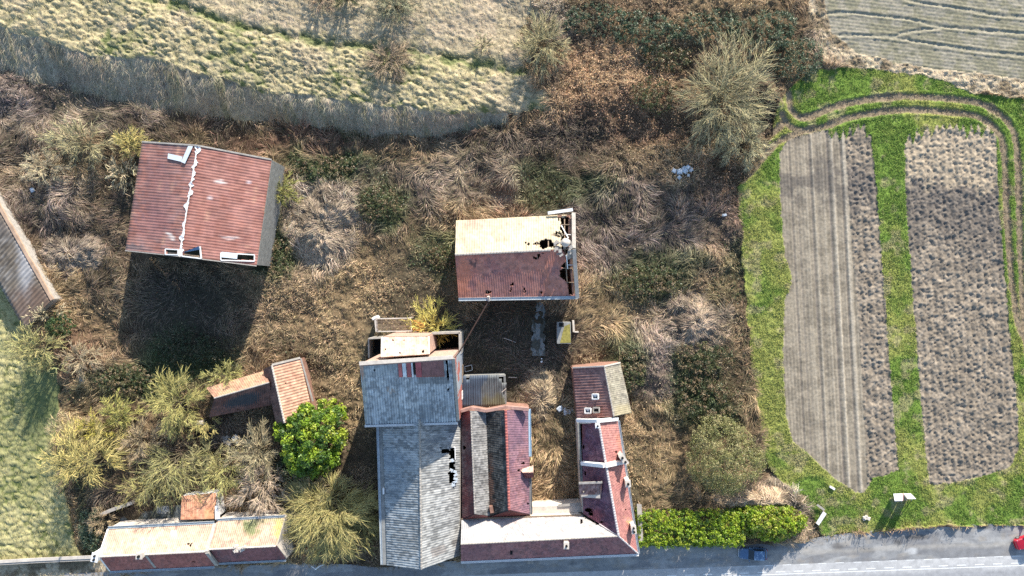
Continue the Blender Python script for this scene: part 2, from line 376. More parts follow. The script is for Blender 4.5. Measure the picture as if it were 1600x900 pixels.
# the ploughed plots: rolled strips with wheel lines on the left, open clods elsewhere
m5 = zone == 5
u1 = PXg-np.interp(PYg, [200, 500, 770], [1217, 1226, 1240])
rolled = inp1 & (PXg < np.interp(PYg, [190, 330, 500, 740], [1318, 1328, 1342, 1356])+fin*.2)
lines = np.interp(PYg, [200, 770], [0, 30])
xs = PXg-lines
strip = .035*np.cos(xs*2*math.pi/5.3+2.5*fbm(GX*.2, GY*.03, 2, 1))*sstep(.35, .6, fbm(GX*.35, GY*.04, 3, 4))
for cx, wd, dp in [(1231, 1.3, -.10), (1240, 1.2, -.10), (1245, 1.2, -.06), (1262, 1.5, -.12), (1267, 1.6, .08), (1272, 1.0, -.07), (1291, 1.8, -.15), (1297, 2.6, .13), (1302, 1.0, -.06), (1311, 1.4, -.12), (1316, 2.4, .13), (1253, 2, .05), (1281, 2, .05)]:
    strip += dp*np.exp(-((xs-cx)/wd)**2)
cl = domes(GX+(fine-.5)*.5, GY+(fine-.5)*.5, .36, .52, 0); cl2 = domes(GX, GY, .26, .28, 3)
row = np.cos((PXg-np.interp(PYg, [200, 770], [0, 34]))*2*math.pi/11.5)
clod = (fbm(GX*4.1+fine, GY*2.9, 2, 1)-.5)*.36+cl*.08+cl2*.07+(fbm(GX*.8, GY*.8, 3, 6)-.5)*.25+row*.06+(fine-.5)*.22
rel[m5] = np.where(rolled, strip*1.0+cl2*.045+(fine-.5)*.07, clod)[m5]-.05
m6 = zone == 6
row6 = np.sin((GY+GX*.12)*2*math.pi/.55)
trk = np.full(GX.shape, 99.)
ARL = [[(1290, 22), (1330, 20), (1366, 24), (1420, 30), (1475, 42), (1600, 53)], [(1310, 55), (1370, 56), (1400, 59), (1450, 68), (1530, 80), (1600, 87)], [(1395, 57), (1430, 48), (1468, 44)], [(1400, -6), (1430, 3), (1500, 14), (1560, 24), (1620, 28)]]
mt = (PXg > 1270) & (PYg < 130)
trk[mt] = np.min([polydist(PXg[mt]+fin[mt]*.3, PYg[mt]+fin[mt]*.2, smooth_line(l)) for l in ARL], axis=0)
rel[m6] = (row6*.025+cl2*.06+(fine-.5)*.16-.10*np.exp(-(trk/2.0)**2)+.08*np.exp(-((trk-4.5)/2)**2))[m6]
m7 = zone == 7
rel[m7] = (t2*.25+(fine-.5)*.5)[m7]
GZ = GZ+rel
GZ = np.where(PYg > 868, np.minimum(GZ, .1*np.clip((890-PYg)/20, -1, 4)), GZ)
GZ = np.where(zone == 8, -.12, GZ); GZ = np.where((PYg > 1006), np.minimum(GZ, .15*np.clip((PYg-1008)/8, -1, 1)), GZ)
# --- colour of soil, turf and thatch
C = np.zeros(GX.shape+(3,))
nz = fbm(GX*.6, GY*.6, 4, 7)
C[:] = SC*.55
straw = np.array((.43, .365, .215)); turf = np.array((.115, .150, .050)); hay = np.array((.43, .35, .24))
low = sstep(.40, .08, tt)
gpat = sstep(.46, .62, fbm(GX*.12+5, GY*.16, 4, 1))
cm = mix(np.broadcast_to(straw, C.shape), turf, np.clip(low*(.35+.65*gpat)+.45*gpat*sstep(.45, .6, nz), 0, 1)*.85)
cm = mix(cm, hay, np.clip(sstep(.52, .68, fbm(GX*.2, GY*.2+9, 3, 2))*.6+above*.7, 0, 1)); cm = mix(cm, turf, np.clip(hband*1.1*sstep(.3, .55, nz), 0, 1)*.8)
C[mm] = cm[mm]
cb = mix(np.broadcast_to(np.array((.43, .37, .265)), C.shape), np.array((.20, .19, .105)), sstep(.50, .70, rill*.6+fbm(GX*.3, GY*.25, 4, 4)*.4)*.7); cb = mix(cb, np.array((.36, .28, .20)), sstep(.5, .65, fbm(GX*.12, GY*.3, 4, 6))*.5)
C[mb] = cb[mb]
cp = mix(np.broadcast_to(np.array((.40, .365, .18)), C.shape), np.array((.16, .18, .065)), np.clip(sstep(.30, .06, t3)*.7+sstep(.5, .64, fbm(GX*.1, GY*.1, 3, 3))*.5, 0, 1))
cp = mix(cp, np.array((.12, .145, .06)), smooth_strip*.85)  # smooth strip beside the pasture tussocks, coloured a darker green
C[mp] = cp[mp]
cg = mix(np.broadcast_to(np.array((.145, .225, .042)), C.shape), np.array((.265, .285, .075)), sstep(.42, .62, fbm(GX*.15, GY*.15, 4, 4)))
cg = mix(cg, np.array((.34, .29, .16)), sstep(.55, .70, nz)*.6)
cg = mix(cg, np.array((.25, .19, .13)), sstep(.08, .5, rutw+(nz-.5)*.5)*.95)
C[mg] = cg[mg]
soil = np.array((.29, .245, .18)); wet = np.array((.115, .102, .092)); clodc = np.array((.215, .178, .135))
c5 = mix(np.broadcast_to(soil, C.shape), soil*.72, sstep(.45, .62, nz))
c5 = np.where((~rolled)[..., None], mix(np.broadcast_to(clodc, C.shape), clodc*1.45, np.clip((fbm(GX*4.1+fine, GY*2.9, 2, 1)-.5)*1.1+.25+(nz-.5)*2.2, 0, 1)), c5)
yy = PYg+(nz-.5)*60+fin
c5 = np.where(rolled[..., None], mix(c5, np.array((.46, .40, .31)), np.clip(strip*8, 0, 1)*.8), c5); c5 = np.where(rolled[..., None], mix(c5, np.array((.19, .165, .145)), np.clip(-strip*8, 0, 1)*.6), c5)
w1 = sstep(252, 275, yy)*sstep(350, 300, yy)*np.where(rolled, .55*sstep(.42, .55, nz)+.12, .85)
w2 = sstep(284, 298, yy)*sstep(470, 330, yy+(fbm(GX*.15, GY*.15, 3, 2)-.5)*120)*.85
top2 = sstep(300, 270, yy)*inp2
c5 = mix(c5, np.array((.38, .31, .22)), np.clip(top2, 0, 1)*.75)
c5 = mix(c5, wet, np.where(inp1, w1, w2)*.8)
C[m5] = c5[m5]
c6 = mix(np.broadcast_to(np.array((.235, .215, .150)), C.shape), np.array((.30, .27, .21)), sstep(.4, .62, nz))
c6 = mix(c6, np.array((.38, .34, .25)), np.exp(-(trk/2.6)**2)*.8); c6 = mix(c6, np.array((.13, .125, .105)), np.exp(-((trk-4)/2)**2)*.35)
c6 = mix(c6, np.array((.17, .175, .10)), (row6 > .2)*.3)
C[m6] = c6[m6]
c7 = mix(np.broadcast_to(np.array((.47, .385, .265)), C.shape), np.array((.22, .17, .11)), sstep(.45, .65, nz))
C[m7] = c7[m7]
C[zone == 8] = (.15, .15, .15)
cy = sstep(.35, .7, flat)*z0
C = np.where((cy > 0)[..., None], mix(C, np.array((.055, .052, .036)), cy*.7), C)  # yard ground darkened too, putting the buildings' shade into its colour
def ground_at(x, y):
    i = np.clip(np.round((np.asarray(x)-gx[0])/STEP).astype(int), 0, NX-1); j = np.clip(np.round((np.asarray(y)-gy[0])/STEP).astype(int), 0, NY-1)
    return GZ[j, i]
def grid_at(A, x, y):
    i = np.clip(np.round((np.asarray(x)-gx[0])/STEP).astype(int), 0, NX-1); j = np.clip(np.round((np.asarray(y)-gy[0])/STEP).astype(int), 0, NY-1)
    return A[j, i]
NAMES = {0: 'rough_ground', 1: 'meadow', 2: 'embankment', 3: 'pasture', 4: 'green_verge', 5: 'ploughed_field', 6: 'arable_field', 7: 'field_margin', 8: 'road_bed'}
idx = np.arange(NX*NY).reshape(NY, NX)
quads = np.stack([idx[:-1, :-1], idx[:-1, 1:], idx[1:, 1:], idx[1:, :-1]], -1).reshape(-1, 4)
qz = zone[:-1, :-1].ravel()
Vall = np.stack([GX, GY, GZ], -1).reshape(-1, 3); Call = C.reshape(-1, 3)
for zc, nm in NAMES.items():
    q = quads[qz == zc]
    if len(q) == 0: continue
    used, inv = np.unique(q, return_inverse=True)
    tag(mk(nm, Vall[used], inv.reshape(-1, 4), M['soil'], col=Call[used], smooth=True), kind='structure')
# the country beyond the surveyed block, out to the horizon
ox = np.unique(np.concatenate([-np.geomspace(97.6, 3000, 22)[::-1], np.linspace(-97.6, 97.6, 30), np.geomspace(97.6, 3000, 22)]))
oy = np.unique(np.concatenate([-np.geomspace(57.6, 3000, 22)[::-1], np.linspace(-57.6, 55.6, 20), np.geomspace(55.6, 3000, 22)]))
OX, OY = np.meshgrid(ox, oy); OZ = macro(OX, OY)*sstep(300, 120, np.abs(OX))-.2
oi = np.arange(OX.size).reshape(OX.shape)
oq = np.stack([oi[:-1, :-1], oi[:-1, 1:], oi[1:, 1:], oi[1:, :-1]], -1).reshape(-1, 4)
cxm = ((OX[:-1, :-1]+OX[1:, 1:])/2).ravel(); cym = ((OY[:-1, :-1]+OY[1:, 1:])/2).ravel()
keep = ~((np.abs(cxm) < 97.5) & (cym < 55.5) & (cym > -57.5))
oc = mix(np.broadcast_to(np.array((.20, .19, .09)), OX.shape+(3,)), np.array((.34, .29, .18)), sstep(.4, .6, fbm(OX*.01, OY*.01, 3, 2)))
tag(mk('surrounding_land', np.stack([OX, OY, OZ], -1).reshape(-1, 3), oq[keep], M['soil'], col=oc.reshape(-1, 3)), kind='structure')

# ------------------------------------------------------------------ lay-by, road and its paint
def sheet(name, top, bottom, z, colf, nx=400, ny=40):
    xs = np.linspace(top[0][0], top[-1][0], nx); yt = np.interp(xs, *zip(*top)); yb = np.interp(xs, *zip(*bottom))
    T = np.linspace(0, 1, ny)[:, None]; PX = np.broadcast_to(xs, (ny, nx)); PY = yt*(1-T)+yb*T
    X = (PX-800)*.1; Y = (450-PY)*.1; i = np.arange(nx*ny).reshape(ny, nx)
    F = np.stack([i[1:, :-1], i[1:, 1:], i[:-1, 1:], i[:-1, :-1]], -1).reshape(-1, 4)
    return tag(mk(name, np.stack([X, Y, np.full(X.shape, z)], -1).reshape(-1, 3), F, M['asphalt'], col=colf(PX, PY).reshape(-1, 3)), kind='structure')
edge_r = [(-900, 956), (150, 918), (600, 903), (1000, 890), (1282, 880), (1560, 869), (1720, 863), (2400, 838)]
def lay_col(px, py):
    n = fbm(px*.03, py*.09, 4, 1); n2 = fbm(px*.12, py*.12, 3, 2)
    c = mix(np.broadcast_to(np.array((.25, .25, .247)), px.shape+(3,)), np.array((.33, .325, .312)), sstep(.42, .62, n))
    c = mix(c, np.array((.31, .27, .22)), sstep(.56, .70, n2)*.5)
    c = mix(c, np.array((.12, .12, .12)), np.exp(-((fbm(px*.05, py*.05, 4, 6)-.5)/.008)**2)*.5); c = mix(c, np.array((.17, .17, .175)), sstep(.6, .63, fbm(px*.018+4, py*.05, 2, 7))*.6)
    for cx, cy, rx, ry in [(1315, 853, 10, 7), (1408, 848, 9, 7), (1440, 839, 22, 5), (1360, 860, 12, 4), (1540, 823, 16, 4)]:
        c = mix(c, np.array((.09, .08, .07)), sstep(.1, .9, blob(px+n2*12, py, cx, cy, rx, ry))*.7)
    c = mix(c, np.array((.38, .35, .30)), sstep(6, 0, np.abs(py-np.interp(px, [1300, 1420, 1700], [862, 855, 848])+(n-.5)*6))*.5)
    c = mix(c, np.array((.45, .45, .44)), sstep(.2, .6, blob(px, py, 1425, 861, 9, 6)))
    return c
def road_col(px, py):
    n = fbm(px*.012, py*.08, 4, 3)
    c = mix(np.broadcast_to(np.array((.42, .415, .405)), px.shape+(3,)), np.array((.48, .472, .455)), sstep(.4, .6, n))
    c = mix(c, np.array((.28, .28, .28)), np.exp(-((fbm(px*.03, py*.06, 4, 6)-.5)/.006)**2)*.5)
    return mix(c, np.array((.27, .272, .28)), sstep(898, 906, py+.036*(px-1200))*.7)
sheet('lay_by', LAYBY_EDGE[1:], edge_r, .0, lay_col)
sheet('road', edge_r, [(-900, 1012), (2400, 1012)], .004, road_col, 500, 24)
def paint(p, q, wpx, mb, z=.009):
    p = P(*p, z); q = P(*q, z); d = (q-p)/np.linalg.norm(q-p); n = np.array([-d[1], d[0], 0])*wpx*.05
    mb.add([p-n, q-n, q+n, p+n], [(0, 1, 2, 3)])
ml = MB()
ly = lambda x: 898-(x-1200)*.0365
for k in range(40): paint((700+k*30, ly(700+k*30)), (730+k*30, ly(730+k*30)), 1.25, ml)
for k in range(-10, 24):
    x = 1212+28.3*k; paint((x, ly(x)-3.9), (x+14.5, ly(x+14.5)-3.9), 1.5, ml)
for k in range(-4, 20):
    x = 1278+27.6*k; paint((x, 880.5-(x-1282)*.038), (x+13, 880.5-(x+13-1282)*.038), 1.0, ml)
tag(ml.build('road_marking', M['paint']), kind='structure')
# concrete yard path in the court
def slab_col(px, py): return mix(np.broadcast_to(np.array((.20, .22, .21)), px.shape+(3,)), np.array((.07, .075, .06)), sstep(.42, .6, fbm(px*.15, py*.08, 4, 5)))
def path(name, pts, z, n=30):
    a, b, c, d = [P(*p, z) for p in pts]; U, Vv = np.meshgrid(np.linspace(0, 1, n), np.linspace(0, 1, n*2))
    U, Vv = U[..., None], Vv[..., None]; Q = (a*(1-U)+b*U)*(1-Vv)+(d*(1-U)+c*U)*Vv
    jx = (fbm(Q[..., 0]*2, Q[..., 1]*2, 3, 1)-.5)*.9*(np.abs(U[..., 0]-.5)*2)**4; Q[..., 0] += jx
    px, py = topx(Q[..., 0], Q[..., 1], z); i = np.arange(Q.shape[0]*Q.shape[1]).reshape(Q.shape[:2])
    F = np.stack([i[1:, :-1], i[1:, 1:], i[:-1, 1:], i[:-1, :-1]], -1).reshape(-1, 4)
    return tag(mk(name, Q.reshape(-1, 3), F, M['asphalt'], col=slab_col(px, py).reshape(-1, 3)), kind='structure')
path('concrete_path', [(832, 500), (850, 500), (852, 556), (830, 556)], .22)
path('concrete_path', [(838, 472), (850, 472), (850, 499.5), (836, 499.5)], .20)
path('patio', [(190, 806), (286, 788), (290, 812), (186, 818)], .25)
# ------------------------------------------------------------------ roofs and walls
def nrm(v): return v/np.linalg.norm(v)
def panel(name, A, B, Cc, D, colf, m, parent, pitch=.34, expo=.36, amp=.035, step=.03, th=.06, holes=None, kind='tile', seed=1, sag=.0):
    """one roof slope: A-B is the eave, D-C the ridge; profiled sheets or tiles, with real holes where it has fallen in"""
    A, B, Cc, D = [np.array(v, float) for v in (A, B, Cc, D)]
    Lu = (np.linalg.norm(B-A)+np.linalg.norm(Cc-D))/2; Lv = (np.linalg.norm(D-A)+np.linalg.norm(Cc-B))/2
    nu = max(int(Lu/(pitch/4)), 4); nv = max(int(Lv/(expo/3)), 4)
    U, V = np.meshgrid(np.linspace(0, 1, nu+1), np.linspace(0, 1, nv+1)); u, v = U[..., None], V[..., None]
    Q = (A*(1-u)+B*u)*(1-v)+(D*(1-u)+Cc*u)*v
    n = nrm(np.cross(B-A, D-A)+np.cross(Cc-D, Cc-B)); n = n if n[2] > 0 else -n
    um, vm = U*Lu, V*Lv
    iu = np.floor(um/pitch); iv = np.floor(vm/expo); ht = hash2(iu+seed*13, iv+seed*7, seed)
    off = amp*np.cos(um/pitch*2*math.pi)
    fr = vm/expo-iv
    off = off+step*(1-fr)+(ht-.5)*.02*(step > 0)
    edgew = np.minimum(1, 6*V)*np.minimum(1, 6*(1-V))
    off = off+(fbm(um*.3+seed, vm*.3, 3, seed)-.5)*.14*edgew-sag*np.sin(np.pi*U)*np.sin(np.pi*V)
    T = Q+n*off[..., None]; Bt = Q-n*th+n*(off*.6)[..., None]
    px, py = topx(T[..., 0], T[..., 1], T[..., 2])
    col = colf(um, vm, px, py, ht)
    keep = np.ones((nv, nu), bool)
    if holes is not None:
        cx = (px[:-1, :-1]+px[1:, 1:])/2; cy = (py[:-1, :-1]+py[1:, 1:])/2
        j = ht[:-1, :-1]
        keep &= ~holes(cx, cy, j)
    idt = np.arange(U.size).reshape(U.shape); idb = idt+U.size
    def q4(i): return i[:-1, :-1], i[:-1, 1:], i[1:, 1:], i[1:, :-1]
    a, b, c, d = q4(idt); a2, b2, c2, d2 = q4(idb)
    F = [np.stack([a, b, c, d], -1)[keep], np.stack([d2, c2, b2, a2], -1)[keep]]
    pk = np.pad(keep, 1)
    for (s0, s1), (p, q, p2, q2) in (((slice(0, -2), slice(1, -1)), (a, b, a2, b2)), ((slice(2, None), slice(1, -1)), (c, d, c2, d2)),
                                     ((slice(1, -1), slice(0, -2)), (d, a, d2, a2)), ((slice(1, -1), slice(2, None)), (b, c, b2, c2))):
        e = keep & ~pk[s0, s1]; F.append(np.stack([p, p2, q2, q], -1)[e])
    F = np.concatenate(F)
    allV = np.concatenate([T.reshape(-1, 3), Bt.reshape(-1, 3)]); allC = np.concatenate([col.reshape(-1, 3), np.full((U.size, 3), .06)])
    used, inv = np.unique(F, return_inverse=True)
    return mk(name, allV[used], inv.reshape(-1, 4), m, parent, col=allC[used])
def rects(*rs, jit=2.0):
    """holes: rectangles or ellipses in photo pixels with edges broken tile by tile"""
    def f(px, py, h):
        k = np.zeros(px.shape, bool)
        for r in rs:
            if r[0] == 'e': d = np.sqrt(((px-r[1])/r[3])**2+((py-r[2])/r[4])**2); k |= d < .75+.5*h
            elif r[0] == 'p': k |= inpoly(px+(h-.5)*jit, py+(h-.5)*jit, r[1])
            else:
                j = (h-.5)*jit
                k |= (px > r[0]+j) & (px < r[2]+j) & (py > r[1]+j) & (py < r[3]+j)
        return k
    return f
def tiles(base, alt, dark=(.05, .045, .045), da=.35, lich=None, la=0.0, seed=0, patches=(), var=.35, block=None):
    base, alt, dark = map(np.array, (base, alt, dark))
    def f(um, vm, px, py, h):
        n = fbm(px*.045+seed, py*.045, 4, seed); n2 = fbm(px*.17, py*.17+seed, 3, seed+2)
        c = mix(np.broadcast_to(base, px.shape+(3,)), alt, np.clip(sstep(.38, .62, n)*.8+(h-.5)*.5, 0, 1))
        c = mix(c, dark, np.clip(sstep(.48, .72, n2)+(h > .9)*.5, 0, 1)*da)
        if lich is not None: c = mix(c, np.array(lich), np.clip(sstep(.40, .66, fbm(px*.08, py*.08+3, 4, seed+3))+(h > .86)*.4, 0, 1)*la)
        c = c*(1+(h-.5)*var)[..., None]
        if block:
            bu, bv, ba, lc = block; shift = hash2(np.floor(vm/bv), np.floor(vm/bv)*0+seed, 1)*0; b = hash2(np.floor(um/bu)+seed, np.floor(vm/bv)+5, seed+1)
            c = c*(1+(b-.5)*ba)[..., None]; e = np.minimum(vm/bv-np.floor(vm/bv), 1)*bv; e2 = (um/bu-np.floor(um/bu))*bu
            ln = np.clip((e < .16)*(b > .45)*.6+(e2 < .14)*(b > .7)*.8, 0, 1)*sstep(.45, .6, fbm(um*.5, vm*.5+seed, 3, 2)); c = mix(c, np.array(lc), ln)
        for kind, a, col, am in patches:
            if kind == 'r': b = ((px > a[0]) & (px < a[2]) & (py > a[1]) & (py < a[3]))*1.0
            elif kind == 'p': b = inpoly(px, py, a)*1.0
            else: b = sstep(0, .8, blob(px+(n2-.5)*14, py+(n2-.5)*14, *a))
            c = mix(c, np.array(col), b*am)
        return c
    return f
def streaks(base, alt, dark, axis='v', seed=0, patches=(), sc=.5, da=.6, wave=None, wa=.0):
    base, alt, dark = map(np.array, (base, alt, dark))
    def f(um, vm, px, py, h):
        s = fbm(um*2.2+seed, vm*.45, 4, seed); n = fbm(px*.03, py*.03+seed, 4, seed+1); sp = fbm(um*3.1+seed, vm*1.7, 3, seed+2)
        c = mix(np.broadcast_to(base, px.shape+(3,)), alt, sstep(.35, .65, n*.5+s*.5))
        c = mix(c, dark, np.clip(sstep(.47, .60, s*.35+sp*.65), 0, 1)*da)
        if wave: c = mix(c, dark, (.5-.5*np.cos(um/wave*2*math.pi))*wa)
        b = hash2(np.floor(um/1.0)+seed, np.floor(vm/1.9)+3, seed+3)
        c = c*(.86+.28*b)[..., None]
        for kind, a, col, am in patches:
            if kind == 'r': k = ((px > a[0]) & (px < a[2]) & (py > a[1]) & (py < a[3]))*1.0
            elif kind == 'p': k = inpoly(px, py, a)*1.0
            else: k = sstep(0, .8, blob(px+(sp-.5)*14, py+(sp-.5)*14, *a))
            c = mix(c, np.array(col), k*am)
        return c
    return f
def inset(poly, d):
    q = [np.array(p, float) for p in poly]; c = np.mean([p[:2] for p in q], axis=0); out = []
    for p in q:
        v = p[:2]-c; L = np.linalg.norm(v); out.append(np.array([*(c+v*(1-d/L)), p[2]]))
    return out
def walls(parent, poly, m, th=.3, d=.35, drop=.18, name='wall', z0=-.6, skip=()):
    q = inset(poly, d); b = MB()
    for i in range(len(q)):
        if i in skip: continue
        p, r = q[i], q[(i+1) % len(q)]; b.wall(p, r, z0, p[2]-drop, r[2]-drop, th)
    return b.build(name, m, parent)
def ridge_cap(parent, a, b, m, w=.34, name='ridge', lift=.06, n=None):
    mb = MB(); a = np.array(a); b = np.array(b); L = np.linalg.norm(b-a); n = n or max(int(L/.42), 1)
    pts, rs = [], []
    for k in range(n):
        for f, r_, dz in ((.0, .52, .03), (.88, .44, .0)): p = a+(b-a)*(k+f)/n; p[2] += lift+dz; pts.append(p); rs.append(w*r_)
    mb.tube(pts, rs, 6)
    return mb.build(name, m, parent)
def gutter(parent, p, q, m=None, w=.30, name='gutter', dz=-.02):
    p = np.array(p, float); q = np.array(q, float); p[2] += dz; q[2] += dz; mb = MB()
    d = nrm(q-p); s = np.array([-d[1], d[0], 0]); s /= np.linalg.norm(s)
    mb.bar(p, q, w, .03); mb.bar(p+s*w/2+[0, 0, .07], q+s*w/2+[0, 0, .07], .05, .16); mb.bar(p-s*w/2+[0, 0, .07], q-s*w/2+[0, 0, .07], .05, .16)
    return mb.build(name, m or M['zinc'], parent)
def chimney(parent, c, sx, sy, z0, z1, m, rot=0, flues=1, name='chimney'):
    b = MB(); b.box(c, sx, sy, z0, z1-.14, rot); b.box(c, sx+.16, sy+.16, z1-.14, z1, rot)
    o = b.build(name, m, parent); f = MB(); ca, sa = math.cos(rot), math.sin(rot)
    for k in range(flues):
        t = (k-(flues-1)/2)*(sy/flues); x, y = c[0]-t*sa, c[1]+t*ca
        f.tube([(x, y, z1), (x, y, z1+.28)], min(sx, sy/flues)*.27, 8)
    f.build('chimney_pot', M['dark'], o); return o
def opening(parent, p, q, t, width, z0, z1, kind, out):
    """a door or window set on the outside of the wall p-q at fraction t; out = outward direction"""
    p = np.array(p[:2], float); q = np.array(q[:2], float); d = (q-p)/np.linalg.norm(q-p); c = p+(q-p)*t+np.array(out)*.17
    rot = math.atan2(d[1], d[0])
    if kind == 'window':
        f = MB(); f.box(c, width, .10, z0-.1, z0, rot); f.box(c, width, .08, z1-.08, z1, rot)
        for s in (-1, 0, 1): f.box(c+d*s*(width/2-.04), .08, .08, z0, z1-.08, rot)
        o = f.build('window', M['white'], parent); MB().box(c-np.array(out)*.02, width-.1, .04, z0, z1-.05, rot).build('pane', M['glass'], o)
    else:
        f = MB(); f.box(c, width, .08, z0, z1, rot)
        for s in (-.33, 0, .33): f.box(c+np.array(out)*.045+d*width*s, width*.29, .02, z0+.1, z1-.1, rot)
        o = f.build('door', M['wood'], parent); MB().box(c+np.array(out)*.09+d*width*.4, .05, .06, z0+.95, z0+1.15, rot).build('handle', M['zinc'], o)
    return o
def mid(a, b): return (np.array(a)+np.array(b))/2
def floor_fill(parent, poly, z=.06, name='floor', m=None):
    q = inset(poly, .5); return MB().add([(p[0], p[1], z) for p in q], [tuple(range(len(q)))]).build(name, m or M['grey'], parent)

# ---- barn in the north-west
ez, rz = 6.4, 9.4
nw, nr, ne = P(222, 222, ez), P(309, 228, rz), P(424.5, 250, ez); sw, sr, se = P(196, 391, ez), P(280.5, 400, rz), P(401, 415, ez)
T = thing('red_barn', 'large barn with a low red sheet roof and white flecked ridge', 'barn', (*mid(nw, se)[:2], 0))
red1 = tiles((.275, .118, .09), (.32, .15, .115), (.16, .11, .115), .5, (.38, .22, .19), .3, 1, [('e', (250, 300, 26, 60), (.22, .105, .10), .5), ('e', (240, 350, 30, 30), (.24, .11, .105), .5), ('e', (268, 371, 5, 4), (.62, .55, .5), .9), ('e', (285, 378, 30, 7), (.14, .10, .10), .0), ('e', (210, 388, 22, 5), (.13, .11, .11), .7)], .2, (2.6, 2.2, .22, (.48, .27, .18)))
red2 = tiles((.295, .122, .092), (.345, .155, .118), (.21, .09, .08), .35, (.40, .21, .18), .25, 2, [('e', (345, 285, 9, 3), (.6, .5, .46), .8), ('e', (326, 308, 5, 3), (.62, .52, .5), .8), ('e', (360, 371, 14, 3), (.6, .5, .46), .8), ('e', (388, 284, 3, 2), (.6, .5, .5), .8)], .2, (2.6, 1.5, .16, (.46, .25, .17)))
panel('roof_slope', nw, sw, sr, nr, red1, M['sheet'], T, pitch=.42, expo=1.6, amp=.03, step=.035, holes=rects((259.5, 389.5, 278.5, 397), jit=.6), seed=1)
panel('roof_slope', ne, se, sr, nr, red2, M['sheet'], T, pitch=.42, expo=1.6, amp=.03, step=.035, holes=rects(('p', [(285, 394.5), (312, 385), (314, 403), (284, 399.5)]), (346, 395.5, 397, 406), jit=.6), seed=2)
b = MB(); N_r = 90; L_, R_ = [], []
for k in range(N_r+1):
    t = k/N_r; p = nr*(1-t)+sr*t+[0, 0, .12]; hl, hr = .07+.42*max(0, fbm(np.array([t*31.]), np.array([2.]), 3, 1)[0]-.42)*3.2, .06+.36*max(0, fbm(np.array([t*37.]), np.array([9.]), 3, 4)[0]-.45)*3
    b.v += [tuple(p+[-hl, .1, -hl*.3]), tuple(p+[hr, -.1, -hr*.3]), tuple(p+[hr, -.1, -hr*.3-.05]), tuple(p+[-hl, .1, -hl*.3-.05])]
    if k: q_ = 4*k; b.f += [(q_-4+m_, q_-4+(m_+1) % 4, q_+(m_+1) % 4, q_+m_) for m_ in range(4)]
b.f += [(0, 1, 2, 3), (4*N_r+3, 4*N_r+2, 4*N_r+1, 4*N_r)]
b.build('ridge', M['white'], T)
walls(T, [nw, nr, ne, se, sr, sw], M['grey'], d=.15, skip=(3, 4))
b = MB()                                                     # the open south side stands on posts
for t in (.02, .27, .5, .74, .98):
    p = se*(1-t)+sw*t; b.box((p[0], p[1]+.3), .3, .3, -.5, ez-.05+(rz-ez)*max(0, 1-abs(t-.5)*2)*.93)
b.build('post', M['grey'], T)
b = MB(); b.bar(se+[0, .3, -.2], sr+[0, .3, -.25], .22, .28); b.bar(sr+[0, .3, -.25], sw+[0, .3, -.2], .22, .28)
for t in (.25, .5, .75): b.bar(nw*(1-t)+sw*t+[0, 0, -.3], nr*(1-t)+sr*t+[0, 0, -.3], .2, .25); b.bar(ne*(1-t)+se*t+[0, 0, -.3], nr*(1-t)+sr*t+[0, 0, -.3], .2, .25)
b.build('rafter', M['wood'], T)
b = MB(); b.bar(nw+[0, .05, .05], nr+[0, .05, .1], .22, .1); b.bar(nr+[0, .05, .1], ne+[0, .05, .05], .22, .1); b.bar(sw+[0, -.05, 0], sr+[0, -.05, .05], .14, .12); b.bar(sr+[0, -.05, .05], se+[0, -.05, 0], .14, .12)
b.build('verge_trim', M['cap'], T)
fr = MB()                                                    # frames round the missing roof lights
def onp(px, py, a, b_, c):                                   # point of the plane a,b,c seen at a photo pixel
    n = np.cross(np.array(b_)-a, np.array(c)-a); z = 5.
    for _ in range(12):
        q = P(px, py, z); z = (np.dot(n, a)-n[0]*q[0]-n[1]*q[1])/n[2]
    return P(px, py, z)
def patchsheet(mb, pts, a, b_, c, lift=.08, th=.03):
    t = [onp(x, y, a, b_, c)+[0, 0, lift] for x, y in pts]; mb.hexa([p-[0, 0, th] for p in t], t); return mb
for (x0, y0, x1, y1), pl in (((259, 389, 279, 397.5), (nw, sw, sr)), ((345.5, 395, 398, 406.5), (ne, se, sr))):
    q = [onp(x, y, *pl)+[0, 0, .1] for x, y in ((x0, y0), (x1, y0+(x1-x0)*.06), (x1, y1+(x1-x0)*.03), (x0, y1))]
    for i in range(4): fr.bar(q[i], q[(i+1) % 4], .16, .10)
q = [onp(x, y, ne, se, sr)+[0, 0, .1] for x, y in ((284, 394), (313, 385), (315, 404), (284, 400))]
fr.bar(q[1], q[2], .22, .12); fr.bar(q[2], q[3], .16, .1); fr.bar(q[0], q[3], .25, .12)
fr.build('rooflight_frame', M['white'], T)
fl = MB(); a, c, e = (onp(x, y, ne, se, sr) for x, y in ((285, 395), (313, 385), (313.5, 390))); fl.add([a+[0, 0, .1], c+[0, 0, .55], e+[0, 0, .25], a+[0, 0, .05], c+[0, 0, .5], e+[0, 0, .2]], [(0, 1, 2), (5, 4, 3), (0, 3, 4, 1), (1, 4, 5, 2), (2, 5, 3, 0)])
fl.build('lifted_sheet', M['blue'], T)
patchsheet(MB(), [(347, 393.5), (372, 396), (371, 404.5), (346, 402)], ne, se, sr, .16).build('rooflight', M['trans'], T)
for nm, lb, pts in (('loose_sheet', 'pale strip of sheet lying across the red roof, the lower arm of an L', [(263.5, 240), (286, 245), (284, 253), (262.5, 248)]), ('loose_sheet', 'pale sheet strip lying up the red roof beside its ridge, upright arm of an L', [(295, 228.5), (302.5, 229), (290, 256), (284, 253.5)])):
    o = patchsheet(MB(), pts, nw, sw, sr, .16 if 'lower' in lb else .22, .04).build(nm, M['trans'], None, origin=P(*pts[0], 7.5)); tag(o, lb, 'roof sheet', 'loose sheets on the red barn')

